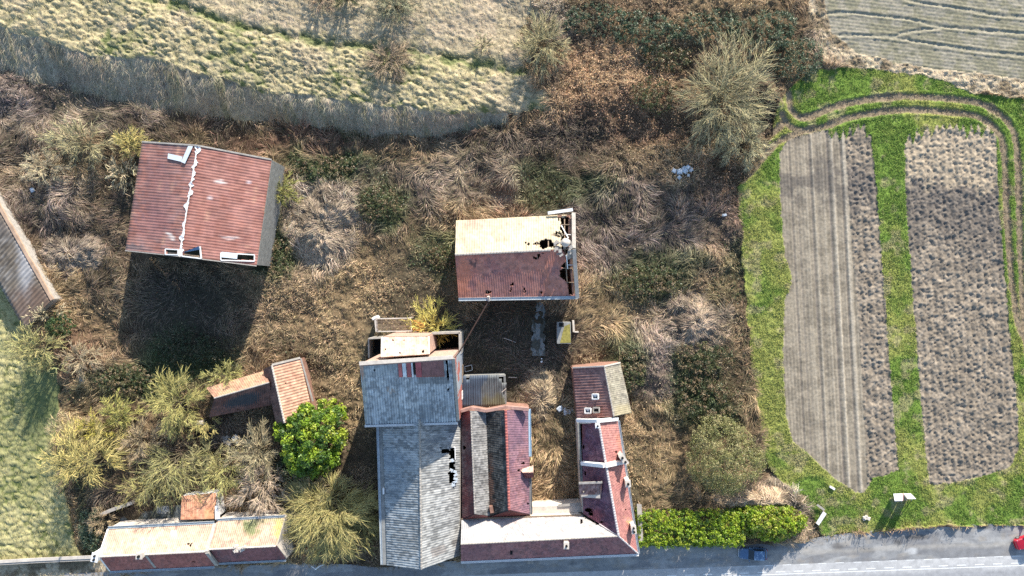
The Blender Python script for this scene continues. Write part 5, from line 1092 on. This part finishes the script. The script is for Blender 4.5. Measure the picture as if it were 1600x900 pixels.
TREES = [
 ('bare_shrub', 'bare olive shrub with arching shoots left of the red barn top corner', 118, 220, 58, 30, 5, 16, 8, 7, BK, OL, (150, 232), {}),
 ('bare_shrub', 'rounded yellow twigged shrub touching the top left corner of the red barn', 208, 222, 28, 22, 5.5, 16, 8, 8, BY, YE, (218, 236), {}),
 ('bare_shrub', 'pale star shaped bare shrub against the left edge of the red barn', 194, 272, 32, 28, 4, 16, 5, 4, BK, PA, None, dict(tw=.06)),
 ('bare_shrub', 'fluffy pale straw shrub alone in the brown scrub left of the red barn', 68, 262, 34, 24, 3.2, 16, 9, 8, BR, PA, None, {}),
 ('bare_shrub', 'small yellow green shrub leaning on the grey side wall of the red barn', 446, 298, 22, 24, 4, 12, 7, 7, BY, (.30, .29, .09), (438, 300), dict(leafc=(.16, .17, .05), nleaf=350)),
 ('bare_tree', 'broad pale olive bare tree at the lower end of the striped roof stable', 58, 540, 38, 30, 6, 18, 9, 8, BK, (.38, .345, .14), (88, 542), {}),
 ('bare_shrub', 'pale bare branches spreading over the roof end of the striped stable', 66, 488, 34, 12, 5, 9, 5, 4, BK, PA, (92, 492), dict(tw=.06)),
 ('bare_shrub', 'thin pale green forked shrub over the shaded grass below the stable', 66, 574, 36, 14, 4.5, 10, 5, 4, BY, (.37, .36, .16), (100, 566), dict(tw=.06)),
 ('bare_shrub', 'compact yellow green shrub between the white bag and the big yellow tree', 186, 640, 28, 24, 5, 16, 8, 8, BY, (.40, .37, .11), (198, 650), {}),
 ('bare_tree', 'full rounded olive bare tree beside the sagging outhouse', 272, 632, 42, 46, 7, 22, 9, 9, BY, (.37, .335, .12), (294, 622), {}),
 ('bare_tree', 'large golden yellow bare tree sweeping over the pasture edge', 124, 712, 58, 46, 8, 22, 10, 8, BY, YE, (168, 712), dict(droop=.45)),
 ('bare_tree', 'sprawling olive bare tree above the curved yard wall', 268, 745, 62, 42, 7, 20, 9, 7, BK, (.33, .30, .12), (290, 705), dict(droop=.4)),
 ('bare_shrub', 'yellow bare shrub with long low shoots above the grated box', 222, 765, 50, 26, 4.5, 14, 7, 6, BY, (.33, .29, .11), (262, 752), dict(droop=.4)),
 ('bare_shrub', 'yellow green shrub hanging over the orange lean to roof', 345, 746, 38, 36, 5.5, 15, 8, 7, BY, (.40, .37, .14), (362, 728), dict(droop=.35)),
 ('bare_tree', 'pale bare tree left of the bright green tree', 396, 708, 36, 44, 7, 18, 9, 8, BK, (.35, .29, .17), (420, 700), {}),
 ('bare_tree', 'pinkish brown bare tree behind the mossy tiled house', 402, 772, 44, 40, 6.5, 18, 9, 8, BR, PK, (424, 742), dict(droop=.35)),
 ('bare_tree', 'wide olive bare tree filling the corner between the mossy house and the long hall', 512, 812, 68, 56, 7.5, 30, 14, 11, BY, (.35, .30, .12), (528, 770), dict(droop=.35)),
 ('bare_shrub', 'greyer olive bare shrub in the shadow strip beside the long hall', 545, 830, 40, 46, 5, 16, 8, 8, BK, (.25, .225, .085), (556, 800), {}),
 ('bare_shrub', 'dull bare shrub with a fallen pale log, under the bright green tree', 500, 762, 44, 30, 4.5, 15, 8, 7, BK, (.30, .25, .13), None, {}),
 ('bare_shrub', 'yellow twigged shrub growing along the sunny slope of the sagging outhouse', 352, 588, 38, 16, 4.8, 12, 7, 6, BY, (.36, .34, .12), None, {}),
 ('bare_shrub', 'sparse yellow shrub at the dark yard left of the sagging outhouse', 316, 672, 26, 22, 4, 10, 6, 5, BY, YE, (330, 655), dict(tw=.06)),
 ('bare_shrub', 'small straw shrub at the corner of the lime tiled house', 160, 815, 24, 20, 3, 12, 7, 6, BR, (.36, .27, .15), None, {}),
 ('bare_shrub', 'low tawny shrub between the golden tree and the striped stable', 110, 668, 36, 24, 4, 14, 7, 6, BR, (.36, .30, .15), (140, 672), {}),
 ('bare_shrub', 'yellow moss coloured shrub just right of the golden bare tree', 150, 668, 30, 18, 4.5, 12, 7, 6, BY, (.42, .36, .08), None, {}),
 ('bare_shrub', 'tawny brown low shrub between the golden bare tree and the dark yard', 222, 690, 40, 30, 3.6, 14, 8, 7, BR, (.36, .28, .16), None, {}),
 ('bare_shrub', 'olive shrub at the lower edge of the dark yard', 322, 716, 34, 26, 4.2, 13, 8, 7, BK, (.36, .32, .15), None, {}),
 ('bare_shrub', 'pale twiggy shrub at the gable end of the mossy tiled house', 458, 782, 30, 34, 4.2, 13, 8, 7, BK, (.40, .34, .19), None, {}),
 ('bare_shrub', 'low straw shrub just above the white bag', 128, 560, 34, 22, 2.6, 13, 8, 7, BR, (.42, .34, .21), None, {}),
]
for i, (nm, lb, px, py, rx, ry, h, a, s, t_, bc, tc, base, kw) in enumerate(TREES):
    bare_tree(nm, lb, 'tree' if 'tree' in nm else 'shrub', px, py, rx, ry, h, a, s, t_, bc, tc, 20+i, gW, base, **kw)
gE = 'bare trees and shrubs of the scrub and meadow'
bare_tree('bare_tree', 'tall pale olive bare tree left of the green verge corner', 'tree', 1140, 140, 62, 80, 9, 34, 9, 8, BK, (.36, .315, .175), 61, gE, (1108, 170), tw=.042)
bare_tree('bare_shrub', 'wispy pale shrub below the tall olive tree at the verge', 'shrub', 1165, 225, 40, 34, 4.5, 18, 9, 8, BK, (.40, .36, .21), 62, gE)
bare_tree('bare_shrub', 'straw green shrub at the right hand end of the meadow', 'shrub', 846, 72, 36, 42, 4.5, 20, 9, 8, BK, (.37, .32, .17), 63, gE)
bare_tree('bare_shrub', 'grey green bushy shrub on the meadow top edge', 'shrub', 620, 14, 34, 26, 4, 18, 9, 8, BK, (.25, .245, .15), 64, gE)
bare_tree('bare_shrub', 'dark green twiggy shrub cut by the upper photo edge', 'shrub', 545, 4, 26, 14, 3.5, 14, 8, 7, BK, (.20, .20, .09), 65, gE)
bare_tree('bare_shrub', 'thin straw sapling on the meadow slope', 'shrub', 755, 76, 18, 16, 2.5, 9, 6, 5, BR, (.38, .34, .18), 66, gE)
bare_tree('bare_shrub', 'flat pinkish brown shrub in the middle of the meadow', 'shrub', 612, 102, 36, 26, 2.2, 18, 8, 8, BR, (.31, .235, .15), 67, gE)
bare_tree('bare_shrub', 'low fawn shrub left of the dark twiggy one on the meadow', 'shrub', 508, 10, 24, 16, 2.2, 12, 7, 7, BR, (.40, .29, .19), 68, gE)
bare_tree('bare_tree', 'yellow bare sapling rooted on the brick annex', 'tree', 672, 504, 38, 32, 5, 20, 7, 5, BY, (.56, .48, .13), 69, gE, (684, 512), tw=.06, up=.4)
def hay(label, px, py, rx, ry, h, n, col, seed, comb=.6):
    r = np.random.default_rng(seed); c = P(px, py, .5); T = thing('hay_clump', label, 'grass clump', (c[0], c[1], float(ground_at(c[0], c[1]))), 'mounds of flattened pale grass')
    a = r.random(n)*6.283; q = np.sqrt(r.random(n)); dx, dy = np.cos(a)*q*rx*.1, np.sin(a)*q*ry*.1; wv = fbm((c[0]+dx)*.35, (c[1]+dy)*.35, 3, seed % 8)
    dx = dx*(1+(wv-.5)*.6); dy = dy*(1+(wv-.5)*.6); x, y = c[0]+dx, c[1]+dy
    ang = np.arctan2(dy*comb, dx)+(wv-.5)*5+r.normal(0, .35, n); dome = h*np.clip(1-q**2, 0, 1)**.7*(.55+.9*wv)
    cc = np.array(col)[None]*(.55+.8*sstep(.3, .7, wv))[:, None]*(1+(r.random((n, 1))-.5)*.7)*(1+(r.random((n, 3))-.5)*.1); cc = np.where(r.random((n, 1)) < .15, cc*.45, cc)
    L = r.uniform(.5, 1.5, n); K = 4; t = np.linspace(0, 1, K); bd = r.normal(0, .5, n); pth = np.zeros((n, K, 3)); cx, cy = x.copy(), y.copy(); z0 = ground_at(x, y)
    for k in range(K):
        if k: cx = cx+np.cos(ang+bd*t[k])*L/(K-1); cy = cy+np.sin(ang+bd*t[k])*L/(K-1)
        e = np.clip(1-((cx-c[0])/(rx*.11))**2-((cy-c[1])/(ry*.11))**2, 0, 1)**.6; pth[:, k] = np.stack([cx, cy, ground_at(cx, cy)+.03+dome*e+.22*np.sin(np.pi*t[k])*r.random(n)], -1)
    V, F = ribbons(pth, np.linspace(.075, .03, K)[None].repeat(n, 0)*r.uniform(.7, 1.3, (n, 1))); mk('stems', V, F, M['plant'], T, col=np.repeat(cc, K*2, 0))
hay('great mound of pale flattened grass right of the red barn', 508, 352, 50, 66, 1.5, 11000, (.46, .365, .26), 70)
hay('pinkish fan of pale dry stems midway to the ploughed plots', 1085, 502, 58, 42, 1.3, 7500, (.42, .325, .235), 71)
hay('tuft of straw stems in the court beside the east wing', 845, 622, 22, 40, 1.1, 2800, (.40, .31, .20), 72)
hay('tall straw grass along the far end of the hedge', 1185, 778, 70, 16, 1.5, 4200, (.48, .37, .25), 73, 2.)
hay('pale fluffy grass mound in shade left of the red barn lower corner', 110, 395, 52, 34, 1.2, 4000, (.34, .27, .20), 74)

# evergreen crowns built of leaf clumps
def leafy(name, label, cat, px, py, rx, ry, h, nclump, nleaf, cols, seed, group=None, base=None, z0=.3, lsize=(.10, .22), trunk=True, boxy=False):
    nclump = int(nclump*2.2); r = np.random.default_rng(seed); zc = h*.6; c = P(px, py, zc); k = .1*(HC-zc)/HC; rx, ry = rx*k, ry*k
    b = P(*base, 0) if base else np.array([c[0], c[1], 0.]); b[2] = float(ground_at(b[0], b[1]))-.1
    T = thing(name, label, cat, b, group)
    if boxy: u = r.uniform(-1, 1, (nclump, 2)); cx, cy = c[0]+u[:, 0]*rx, c[1]+u[:, 1]*ry; ed = np.max(np.abs(u)**6, axis=1); cz = b[2]+h*(.92-.25*ed)*r.uniform(.82, 1.05, nclump); low = r.random(nclump) < .35
    else:
        a = r.random(nclump)*6.283; q = np.sqrt(r.random(nclump)); cx, cy = c[0]+np.cos(a)*q*rx*(1+.12*np.sin(3*a+seed)), c[1]+np.sin(a)*q*ry*(1+.12*np.cos(2*a+seed)); cz = b[2]+z0+(h-z0)*np.sqrt(np.clip(1-q**2*.93, 0, 1))*r.uniform(.72, 1.06, nclump); low = r.random(nclump) < .25
    if boxy:
        s = r.integers(0, 4, nclump); e = r.uniform(-1, 1, nclump); lx = np.where(s < 2, np.where(s == 0, -1, 1)*1.0, e)*rx; lyy = np.where(s < 2, e, np.where(s == 2, -1, 1)*1.0)*ry
        cx = np.where(low, c[0]+lx, cx); cy = np.where(low, c[1]+lyy, cy); cz = np.where(low, b[2]+h*r.random(nclump)*.85, cz)
    else: cz = np.where(low, b[2]+z0+(cz-b[2]-z0)*r.random(nclump), cz)
    rc = r.uniform(.2, .85, nclump)*max(.45, min(rx, ry)*.20); ci = r.integers(0, nclump, nleaf); d = r.normal(0, 1, (nleaf, 3)); d /= np.linalg.norm(d, axis=1, keepdims=True); d[:, 2] = np.abs(d[:, 2])*.9-.15
    pp_ = np.stack([cx[ci], cy[ci], cz[ci]], -1)+d*rc[ci][:, None]*r.uniform(.35, 1.35, (nleaf, 1)); pp_[:, 2] = np.maximum(pp_[:, 2], b[2]+.15)
    V, F = leaves(pp_[:, 0], pp_[:, 1], pp_[:, 2], d*.6+np.array([0, 0, .55]), r.uniform(*lsize, nleaf), r)
    cs = np.array(cols); ct = cs[r.integers(0, len(cs), nclump)][ci]*(1+(r.random((nleaf, 1))-.5)*.6)*(1+(r.random((nleaf, 3))-.5)*.12)
    mk('crown' if trunk else 'foliage', V, F, M['leaf'], T, col=np.repeat(ct, 4, 0))
    if trunk:
        mb = MB(); top = np.array([c[0], c[1], b[2]+h*.6]); mb.tube([b, b*.5+top*.5+[.1, .05, 0], top], [.06+.025*h, .05+.015*h, .04], 6)
        for j in range(0, nclump, max(nclump//12, 1)): e = np.array([cx[j], cy[j], cz[j]]); s0 = b*.5+top*.5; mb.tube([s0, (s0+e)/2+[0, 0, .1], e], [.05, .035, .015], 4)
        mb.build('trunk' if h > 3.5 else 'stems', M['bark'], T)
    return T
LG = [(.22, .34, .03), (.30, .41, .035), (.11, .20, .025), (.36, .43, .05), (.08, .15, .03)]
leafy('evergreen_tree', 'bright leaf green evergreen tree beside the ridge tiled outhouse', 'tree', 481, 690, 52, 66, 7.5, 120, 24000, LG, 81, None, (468, 672), lsize=(.11, .24))
HG = [(.25, .37, .025), (.31, .42, .03), (.13, .22, .025), (.35, .41, .045), (.08, .14, .025)]
leafy('clipped_hedge', 'long clipped bright green hedge between the east wing porch and the road', 'hedge', 1079, 827, 80, 25, 3.6, 640, 46000, HG, 82, None, None, lsize=(.08, .15), boxy=True)
leafy('laurel_bush', 'rounded bright green bush ending the hedge, wider than the clipped part', 'bush', 1204, 818, 56, 31, 4.0, 300, 24000, [(.27, .39, .025), (.34, .43, .035), (.14, .23, .025), (.39, .43, .06), (.26, .25, .06)], 83, None, None, lsize=(.08, .18))
leafy('olive_bush', 'big olive bush standing alone near the lower green verge', 'bush', 1135, 716, 60, 56, 6.5, 200, 24000, [(.27, .27, .10), (.33, .31, .13), (.19, .20, .075), (.38, .34, .16)], 84, None, (1120, 705), lsize=(.05, .12))
leafy('ivy_bush', 'dark ivy covered stump at the end of the striped stable', 'bush', 88, 508, 19, 19, 4, 50, 3200, [(.055, .10, .03), (.08, .13, .04), (.04, .075, .03)], 85, None, None, lsize=(.07, .14))
DG = [(.085, .135, .075), (.12, .165, .095), (.06, .10, .055), (.20, .21, .13)]; BG = [(.13, .15, .06), (.21, .165, .085), (.085, .11, .05), (.30, .22, .13)]
gB = 'bramble thickets'
for i, (px, py, rx, ry, h, cs, lb) in enumerate([
    (935, 34, 62, 24, 1.8, DG, 'dark bluish green bramble thicket right of the meadow, first in the upper row'), (1010, 52, 56, 30, 2.0, DG, 'bluish green bramble thicket above the tan dead stalks, at the middle of the upper row'),
    (1105, 42, 60, 26, 2.0, DG, 'wide bluish green bramble thicket above the tall olive bare tree'), (1195, 52, 52, 34, 2.2, DG, 'grey green bramble thicket between the tall olive tree and the straw margin'),
    (1245, 92, 44, 36, 2.2, DG, 'dark bramble thicket at the top corner of the green verge'), (1040, 92, 44, 22, 1.5, BG, 'mixed brown and green bramble thicket left of the tall olive tree'),
    (1020, 150, 42, 28, 1.5, BG, 'brownish bramble thicket at the foot of the tall olive tree'), (512, 262, 78, 20, 1.4, BG, 'long low green bramble thicket above the pale hay mound'),
    (592, 318, 34, 26, 1.3, BG, 'small green bramble thicket right of the pale hay mound'), (436, 410, 22, 40, 1.4, BG, 'dark green bramble thicket beside the lower wall corner of the red barn'),
    (690, 402, 26, 20, 1.2, BG, 'green bramble thicket touching the tiled barn left wall'), (1098, 560, 46, 32, 1.4, BG, 'upper of two green bramble thickets beside the left verge of the plots'),
    (1105, 625, 50, 36, 1.4, BG, 'lower and larger of two green bramble thickets beside the left verge of the plots'), (195, 592, 52, 22, 1.3, BG, 'green bramble thicket right of the white bag'),
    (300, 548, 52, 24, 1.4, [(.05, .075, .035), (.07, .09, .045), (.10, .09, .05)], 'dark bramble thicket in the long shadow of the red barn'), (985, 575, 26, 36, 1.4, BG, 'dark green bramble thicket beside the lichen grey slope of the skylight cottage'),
    (1010, 440, 50, 26, 1.2, BG, 'spreading green bramble thicket right of the tiled barn'), (140, 830, 18, 40, 1.6, DG, 'dark green bramble strip between the pasture and the lime tiled house'), (455, 735, 26, 22, 2.0, DG, 'dark green thicket in the shade under the bright evergreen tree')]):
    leafy('bramble_thicket', lb, 'bramble', px, py, rx, ry, h, 90, int(2.2*rx*ry*1.0)+1500, cs, 90+i, gB, None, z0=.1, lsize=(.06, .14), trunk=False)
# ------------------------------------------------------------------ small things and the two cars
def car(px, py, L, W, H, rot, paint_, label, nm='parked_car'):
    o = P(px, py, H*.5); T = thing(nm, label, 'car', (o[0], o[1], 0)); ca, sa = math.cos(rot), math.sin(rot)
    def wp(x, y, z): return np.array([o[0]+x*ca-y*sa, o[1]+x*sa+y*ca, z])
    h = L/2; w2 = W/2
    # cross-sections from nose (+x) to tail: x, half width, sill z, shoulder z
    st = [(h, .66, .42, .60), (h-.07, .82, .30, .72), (h-.22, .92, .22, .80), (h-.6, .97, .20, .88), (h-1.25, .99, .20, .97), (h-1.9, 1., .20, 1.0), (0, 1., .20, 1.0), (-.9, 1., .20, 1.0), (-h+.7, .98, .20, 1.02), (-h+.25, .93, .24, 1.02), (-h+.06, .90, .32, .95), (-h, .84, .42, .80)]
    prof = [(-1, 0), (-1.0, .55), (-.97, .85), (-.86, 1), (0, 1.03), (.86, 1), (.97, .85), (1.0, .55), (1, 0)]
    b = MB(); n = len(prof)
    for x, k, z0, z1 in st: b.v += [tuple(wp(x, p*k*w2, z0+(z1-z0)*q)) for p, q in prof]
    for i in range(len(st)-1):
        for j in range(n): b.f.append((i*n+j, i*n+(j+1) % n, (i+1)*n+(j+1) % n, (i+1)*n+j))
    b.f += [tuple(range(n)), tuple(reversed(range((len(st)-1)*n, len(st)*n)))]; b.build('body', paint_, T)
    # glasshouse and roof
    x0, x1, x2, x3 = h-1.28, h-2.02, -h+.62, -h+.18
    lo = [(x0, .84), (x1+.2, .93), (x2, .93), (x3, .84)]; hi = [(x1, .76), (x1-.25, .82), (x2+.12, .82), (x2-.08, .78)]
    zb, zt = .97, H-.06
    def loop(q, z): return [wp(x, k*w2, z) for x, k in q]+[wp(x, -k*w2, z) for x, k in reversed(q)]
    A, B_ = loop(lo, zb), loop(hi, zt); m = len(A)
    g = lambda name, idx: MB().add([A[idx[0]], A[idx[1]], B_[idx[1]], B_[idx[0]]], [(0, 1, 2, 3)]).build(name, M['glass'], T)
    g('windscreen', (0, 7)); g('rear_window', (3, 4))
    for q in ((1, 2), (5, 6)): g('side_window', q)
    b = MB()
    for q in ((0, 1), (2, 3), (4, 5), (6, 7)): b.add([A[q[0]], A[q[1]], B_[q[1]], B_[q[0]]], [(0, 1, 2, 3)])
    top = [v+[0, 0, .07] for v in [wp(x*.97, k*w2*.95, zt) for x, k in hi]+[wp(x*.97, -k*w2*.95, zt) for x, k in reversed(hi)]]
    b.add(B_+top, [(i, (i+1) % m, m+(i+1) % m, m+i) for i in range(m)]+[tuple(range(m, 2*m))]); b.build('roof', paint_, T)
    for sx in (h-.82, -h+.78):
        for sy in (-1, 1):
            w_ = MB().tube([wp(sx, sy*(w2-.2), .31), wp(sx, sy*(w2+.005), .31)], .31, 16).build('wheel', M['tyre'], T); MB().tube([wp(sx, sy*(w2-.01), .31), wp(sx, sy*(w2+.02), .31)], .19, 12).build('rim', M['alloy'], w_)
    for sy in (-1, 1):
        MB().hexa([wp(h-.04, sy*w2*.56, .58), wp(h-.04, sy*w2*.72, .58), wp(h-.42, sy*w2*.9, .66), wp(h-.42, sy*w2*.66, .66)], [wp(h-.1, sy*w2*.56, .70), wp(h-.1, sy*w2*.74, .70), wp(h-.42, sy*w2*.9, .83), wp(h-.42, sy*w2*.66, .86)]).build('headlight', M['lamp'], T)
        MB().box(wp(-h+.06, sy*w2*.72, 0)[:2], .12, .28, .72, .95, rot).build('tail_light', M['redlamp'], T)
        MB().box(wp(h-1.45, sy*(w2+.1), 0)[:2], .14, .22, .95, 1.12, rot).build('mirror', paint_, T)
    MB().box(wp(h+.02, 0, 0)[:2], .10, W*.66, .30, .42, rot).build('bumper', M['lamp'] if paint_ == M['blue'] else paint_, T)
    return T
car(1177, 865.5, 4.25, 1.78, 1.55, math.pi-.03, M['blue'], 'blue car parked on the lay-by in the shade of the hedge')
car(1607, 846, 4.0, 1.75, 1.5, math.pi+.35, M['red'], 'red car cut off by the photo edge at the lay-by')
# roadside advertising board: a folded pair of panels on posts
T = thing('roadside_board', 'white folded advertising board standing on the green verge by the lay-by', 'sign', P(1408, 774, 0)); z0, z1 = .5, 3.4
def leaf(name, pts, m):
    q = [P(*p) for p in pts]; n = nrm(np.cross(q[1]-q[0], q[3]-q[0])); n = n if n[2] > 0 else -n; return MB().hexa([p-n*.07 for p in q], q).build(name, m, T)
leaf('poster', [(1396, 771.5, .5), (1410.5, 771, .5), (1410, 782, 3.1), (1398, 782.5, 3.1)], M['print']); leaf('edge_strip', [(1409.2, 771, .55), (1411.2, 771, .55), (1411, 782, 3.12), (1409.2, 782, 3.14)], M['pink'])
leaf('panel', [(1411.5, 771, .5), (1423, 771, .5), (1431, 779, 3.1), (1418.5, 779, 3.1)], M['white']); leaf('side_panel', [(1411.3, 772, .45), (1418, 779.5, 3.0), (1417, 782.5, 3.0), (1410.8, 781, .45)], M['grey'])
for p, zz in (((1397.5, 772), 1.0), ((1409.5, 772), 1.0), ((1422, 772.5), .7)): MB().box(P(*p, 0)[:2], .12, .12, -.2, zz).build('post', M['zinc'], T)
for p, q in (((1399, 781.5, 2.9), (1399, 784, 0)), ((1409, 781.5, 2.9), (1409, 784, 0)), ((1425, 778, 2.8), (1424, 782, 0))): MB().tube([P(*p), P(*q)], .06, 6).build('brace', M['zinc'], T)
# white panel leaning by the hedge end, its plank, marker stone, heap
q = [P(1286.5, 799, 1.0), P(1291.5, 803, 1.0), P(1279.5, 821, .9), P(1275, 817.5, .9)]
T = thing('white_signboard', 'plain long white signboard tilted on posts at the end of the hedge', 'sign', P(1283, 810, 0)); MB().hexa([p-[0, 0, .08] for p in q], q).build('panel', M['white'], T)
for p in (q[0]*.5+q[1]*.5, q[2]*.5+q[3]*.5): MB().box(p[:2], .12, .12, -.2, p[2]-.08).build('post', M['wood'], T)
tag(MB().bar(P(1276.5, 788.5, .5), P(1288, 797, .45), .32, .1).build('grey_plank', M['cap'], None, origin=P(1282, 793, .2)), 'grey plank lying in straw above the long white signboard', 'plank')
tag(MB().bar(P(1296.5, 760, .3), P(1304, 764.5, .3), .34, .3).build('marker_stone', M['white'], None, origin=P(1300, 762, 0), bevel=.03), 'small white bar lying in the grass at the corner of the left plot', 'stone')
def lumps(name, label, cat, px, py, spread, n, size, m, seed, z=.1, flatk=.5, part='lump', group=None):
    r = random.Random(seed); T = thing(name, label, cat, P(px, py, z), group)
    for k in range(n):
        c = P(px+r.gauss(0, spread), py+r.gauss(0, spread*.7), 0); c[2] = max(z, float(ground_at(c[0], c[1])))+r.random()*size*.5; s = size*r.uniform(.5, 1.2); pts = []
        b = MB(); a = r.uniform(0, 3); b.hexa(*[[(c[0]+(x*math.cos(a)-y*math.sin(a))*s*kk*r.uniform(.7, 1.1), c[1]+(x*math.sin(a)+y*math.cos(a))*s*kk*r.uniform(.6, 1.1), c[2]+dz*s*flatk*r.uniform(.6, 1.1)) for x, y in ((-.5, -.5), (.5, -.5), (.5, .5), (-.5, .5))] for kk, dz in ((1, -.3), (.75, .7))]); b.build(part, m, T, bevel=.02)
    return T
lumps('plastic_heap', 'heap of crumpled white plastic dumped in dark scrub near the left verge', 'rubbish', 1066, 268, 6.5, 16, .75, M['plastic'], 1, .3, .4, 'sheet')
lumps('plastic_heap', 'torn white sheets heaped against the skylight cottage in the court', 'rubbish', 883, 641, 4.5, 9, 1.0, M['plastic'], 2, .3, .4, 'sheet')
lumps('stone_heap', 'pinkish earth and stone heap in the grass left of the advertising board', 'heap', 1349, 808, 3.2, 9, .55, M['render'], 3, .0, .5, 'stone')
lumps('rubble_heap', 'grey rubble in the black yard below the sagging outhouse', 'rubble', 356, 688, 8, 10, .8, M['cap'], 4, .1, .5, 'stone')
lumps('pale_stones', 'pair of bluish white stones beside the rubble of the dark yard', 'stones', 372, 685, 2, 2, .9, M['plastic'], 5, .4, .6, 'stone')
lumps('bottle_pair', 'two tiny white bottles at the lower end of the concrete path', 'bottles', 845, 563, 2.2, 2, .35, M['white'], 6, .2, .6, 'bottle')
tag(MB().box(P(126.5, 593, .6)[:2], .75, 1.25, .1, .75, .2, .7).build('white_bag', M['plastic'], None, origin=P(126.5, 593, 0), bevel=.1), 'single white bag lying in the scrub below the striped stable', 'bag')
tag(MB().box(P(312, 661, 1)[:2], 1.3, .75, .1, 1.3, .1, .85).build('pale_block', M['render'], None, origin=P(312, 661, 0), bevel=.08), 'pale pink block under the yellow shrub left of the dark yard', 'block')
tag(MB().box(P(535, 752, .6)[:2], .75, 1.9, .0, .8, -.2, .95).build('concrete_slab', M['cap'], None, origin=P(535, 752, 0), bevel=.04), 'upright pale concrete slab between olive shrubs and the hall shadow', 'slab')
tag(MB().box(P(541, 778, .5)[:2], 1.1, 1.6, .0, .6, .1, .9).build('mossy_slab', M['moss'], None, origin=P(541, 778, 0), bevel=.05), 'yellow mossy slab lying just below the pale concrete slab', 'slab')
b = MB(); b.tube([P(486, 884, .4), P(493, 889, .35), P(500, 884, .5), P(507, 882, .6)], [.10, .16, .12, .05], 6); tag(b.build('bent_gutter', M['white'], None, origin=P(495, 886, 0)), 'bent white piece of gutter lying at the road edge left of the long hall', 'gutter')
tag(MB().box(P(1131.5, 336, .3)[:2], .65, .35, .1, .5, .1).build('white_box', M['plastic'], None, origin=P(1131, 336, 0), bevel=.03), 'tiny white box in the grey lodged grass near the left verge', 'box')
tag(MB().box(P(50, 297, .5)[:2], .5, .7, .1, .6, .4).build('white_bucket', M['plastic'], None, origin=P(50, 297, 0), bevel=.08), 'bluish white bucket half hidden in scrub left of the red barn', 'bucket')
# moss-topped cistern with its hatch
T = thing('mossy_cistern', 'square concrete cistern with a dark hatch and yellow moss on its lid', 'tank', P(881, 521, 0)); z = 2.3
def ob(name, x0, y0, x1, y1, za, zb, m): a, c = P(x0, y0, zb), P(x1, y1, zb); return MB().hexa([(a[0], a[1], za), (c[0], a[1], za), (c[0], c[1], za), (a[0], c[1], za)][::-1], [(a[0], a[1], zb), (c[0], a[1], zb), (c[0], c[1], zb), (a[0], c[1], zb)][::-1]).build(name, m, T)
ob('tank', 870.5, 503.5, 892, 537, -.4, z, M['grey']); ob('hatch', 873.5, 504.5, 881, 510.5, z, z+.04, M['dark'])
a = [P(x, y, z+.03) for x, y in ((882, 510), (890.5, 506), (892, 535.5), (875, 536), (879, 520))]; MB().add(a+[p-[0, 0, .028] for p in a], [tuple(range(5))[::-1], tuple(range(5, 10))]+[(i, (i+1) % 5, 5+(i+1) % 5, 5+i) for i in range(5)]).build('moss', M['moss'], T)
# steel pipe from the barn gutter to the pen wall, ladder, planks
T = thing('slanting_pipe', 'long rusty pipe slung from the tiled barn gutter down to the roofless pen', 'pipe', P(740, 510, 5)); MB().tube([P(764, 470, 6.0), P(717, 551, 5.6)], .10, 8).build('pipe', M['rust'], T); MB().tube([P(763, 463, 6.35), P(764, 470, 6.05)], .2, 6).build('bracket', M['render'], T)
T = thing('steel_frame', 'small rectangular steel frame lying in the court beside the tall block', 'frame', P(732, 576, .3)); q = [P(726, 573, .4), P(737, 570, .4), P(738, 578, .4), P(727, 581, .4)]
for i in range(4): MB().bar(q[i], q[(i+1) % 4], .09, .09).build('bar', M['zinc'], T)
for lb, p, q in (('thin pale pole lying across the dark court', (787, 528), (806, 535)), ('short pale pole on the ground right of the lean-to shed', (794, 589.5), (808, 590)), ('pale rod lying at the broken corner of the lean-to shed', (784, 613), (791, 607))):
    z = 3.6 if 'rod' in lb else .35; tag(MB().tube([P(*p, z), P(*q, z)], .05, 6).build('pale_pole', M['render'], None, origin=P(*p, z)), lb, 'pole', 'loose poles in the court')
b = MB(); b.wall(P(894.5, 500, 0), P(895.5, 518, 0), -.2, 1.4, 1.4, .3); b.wall(P(896, 518, 0), P(903, 518, 0), -.2, 1.2, 1.2, .2); tag(b.build('low_wall', M['render'], None, origin=P(895, 510, 0)), 'short pale corner of low wall right of the mossy cistern', 'wall')
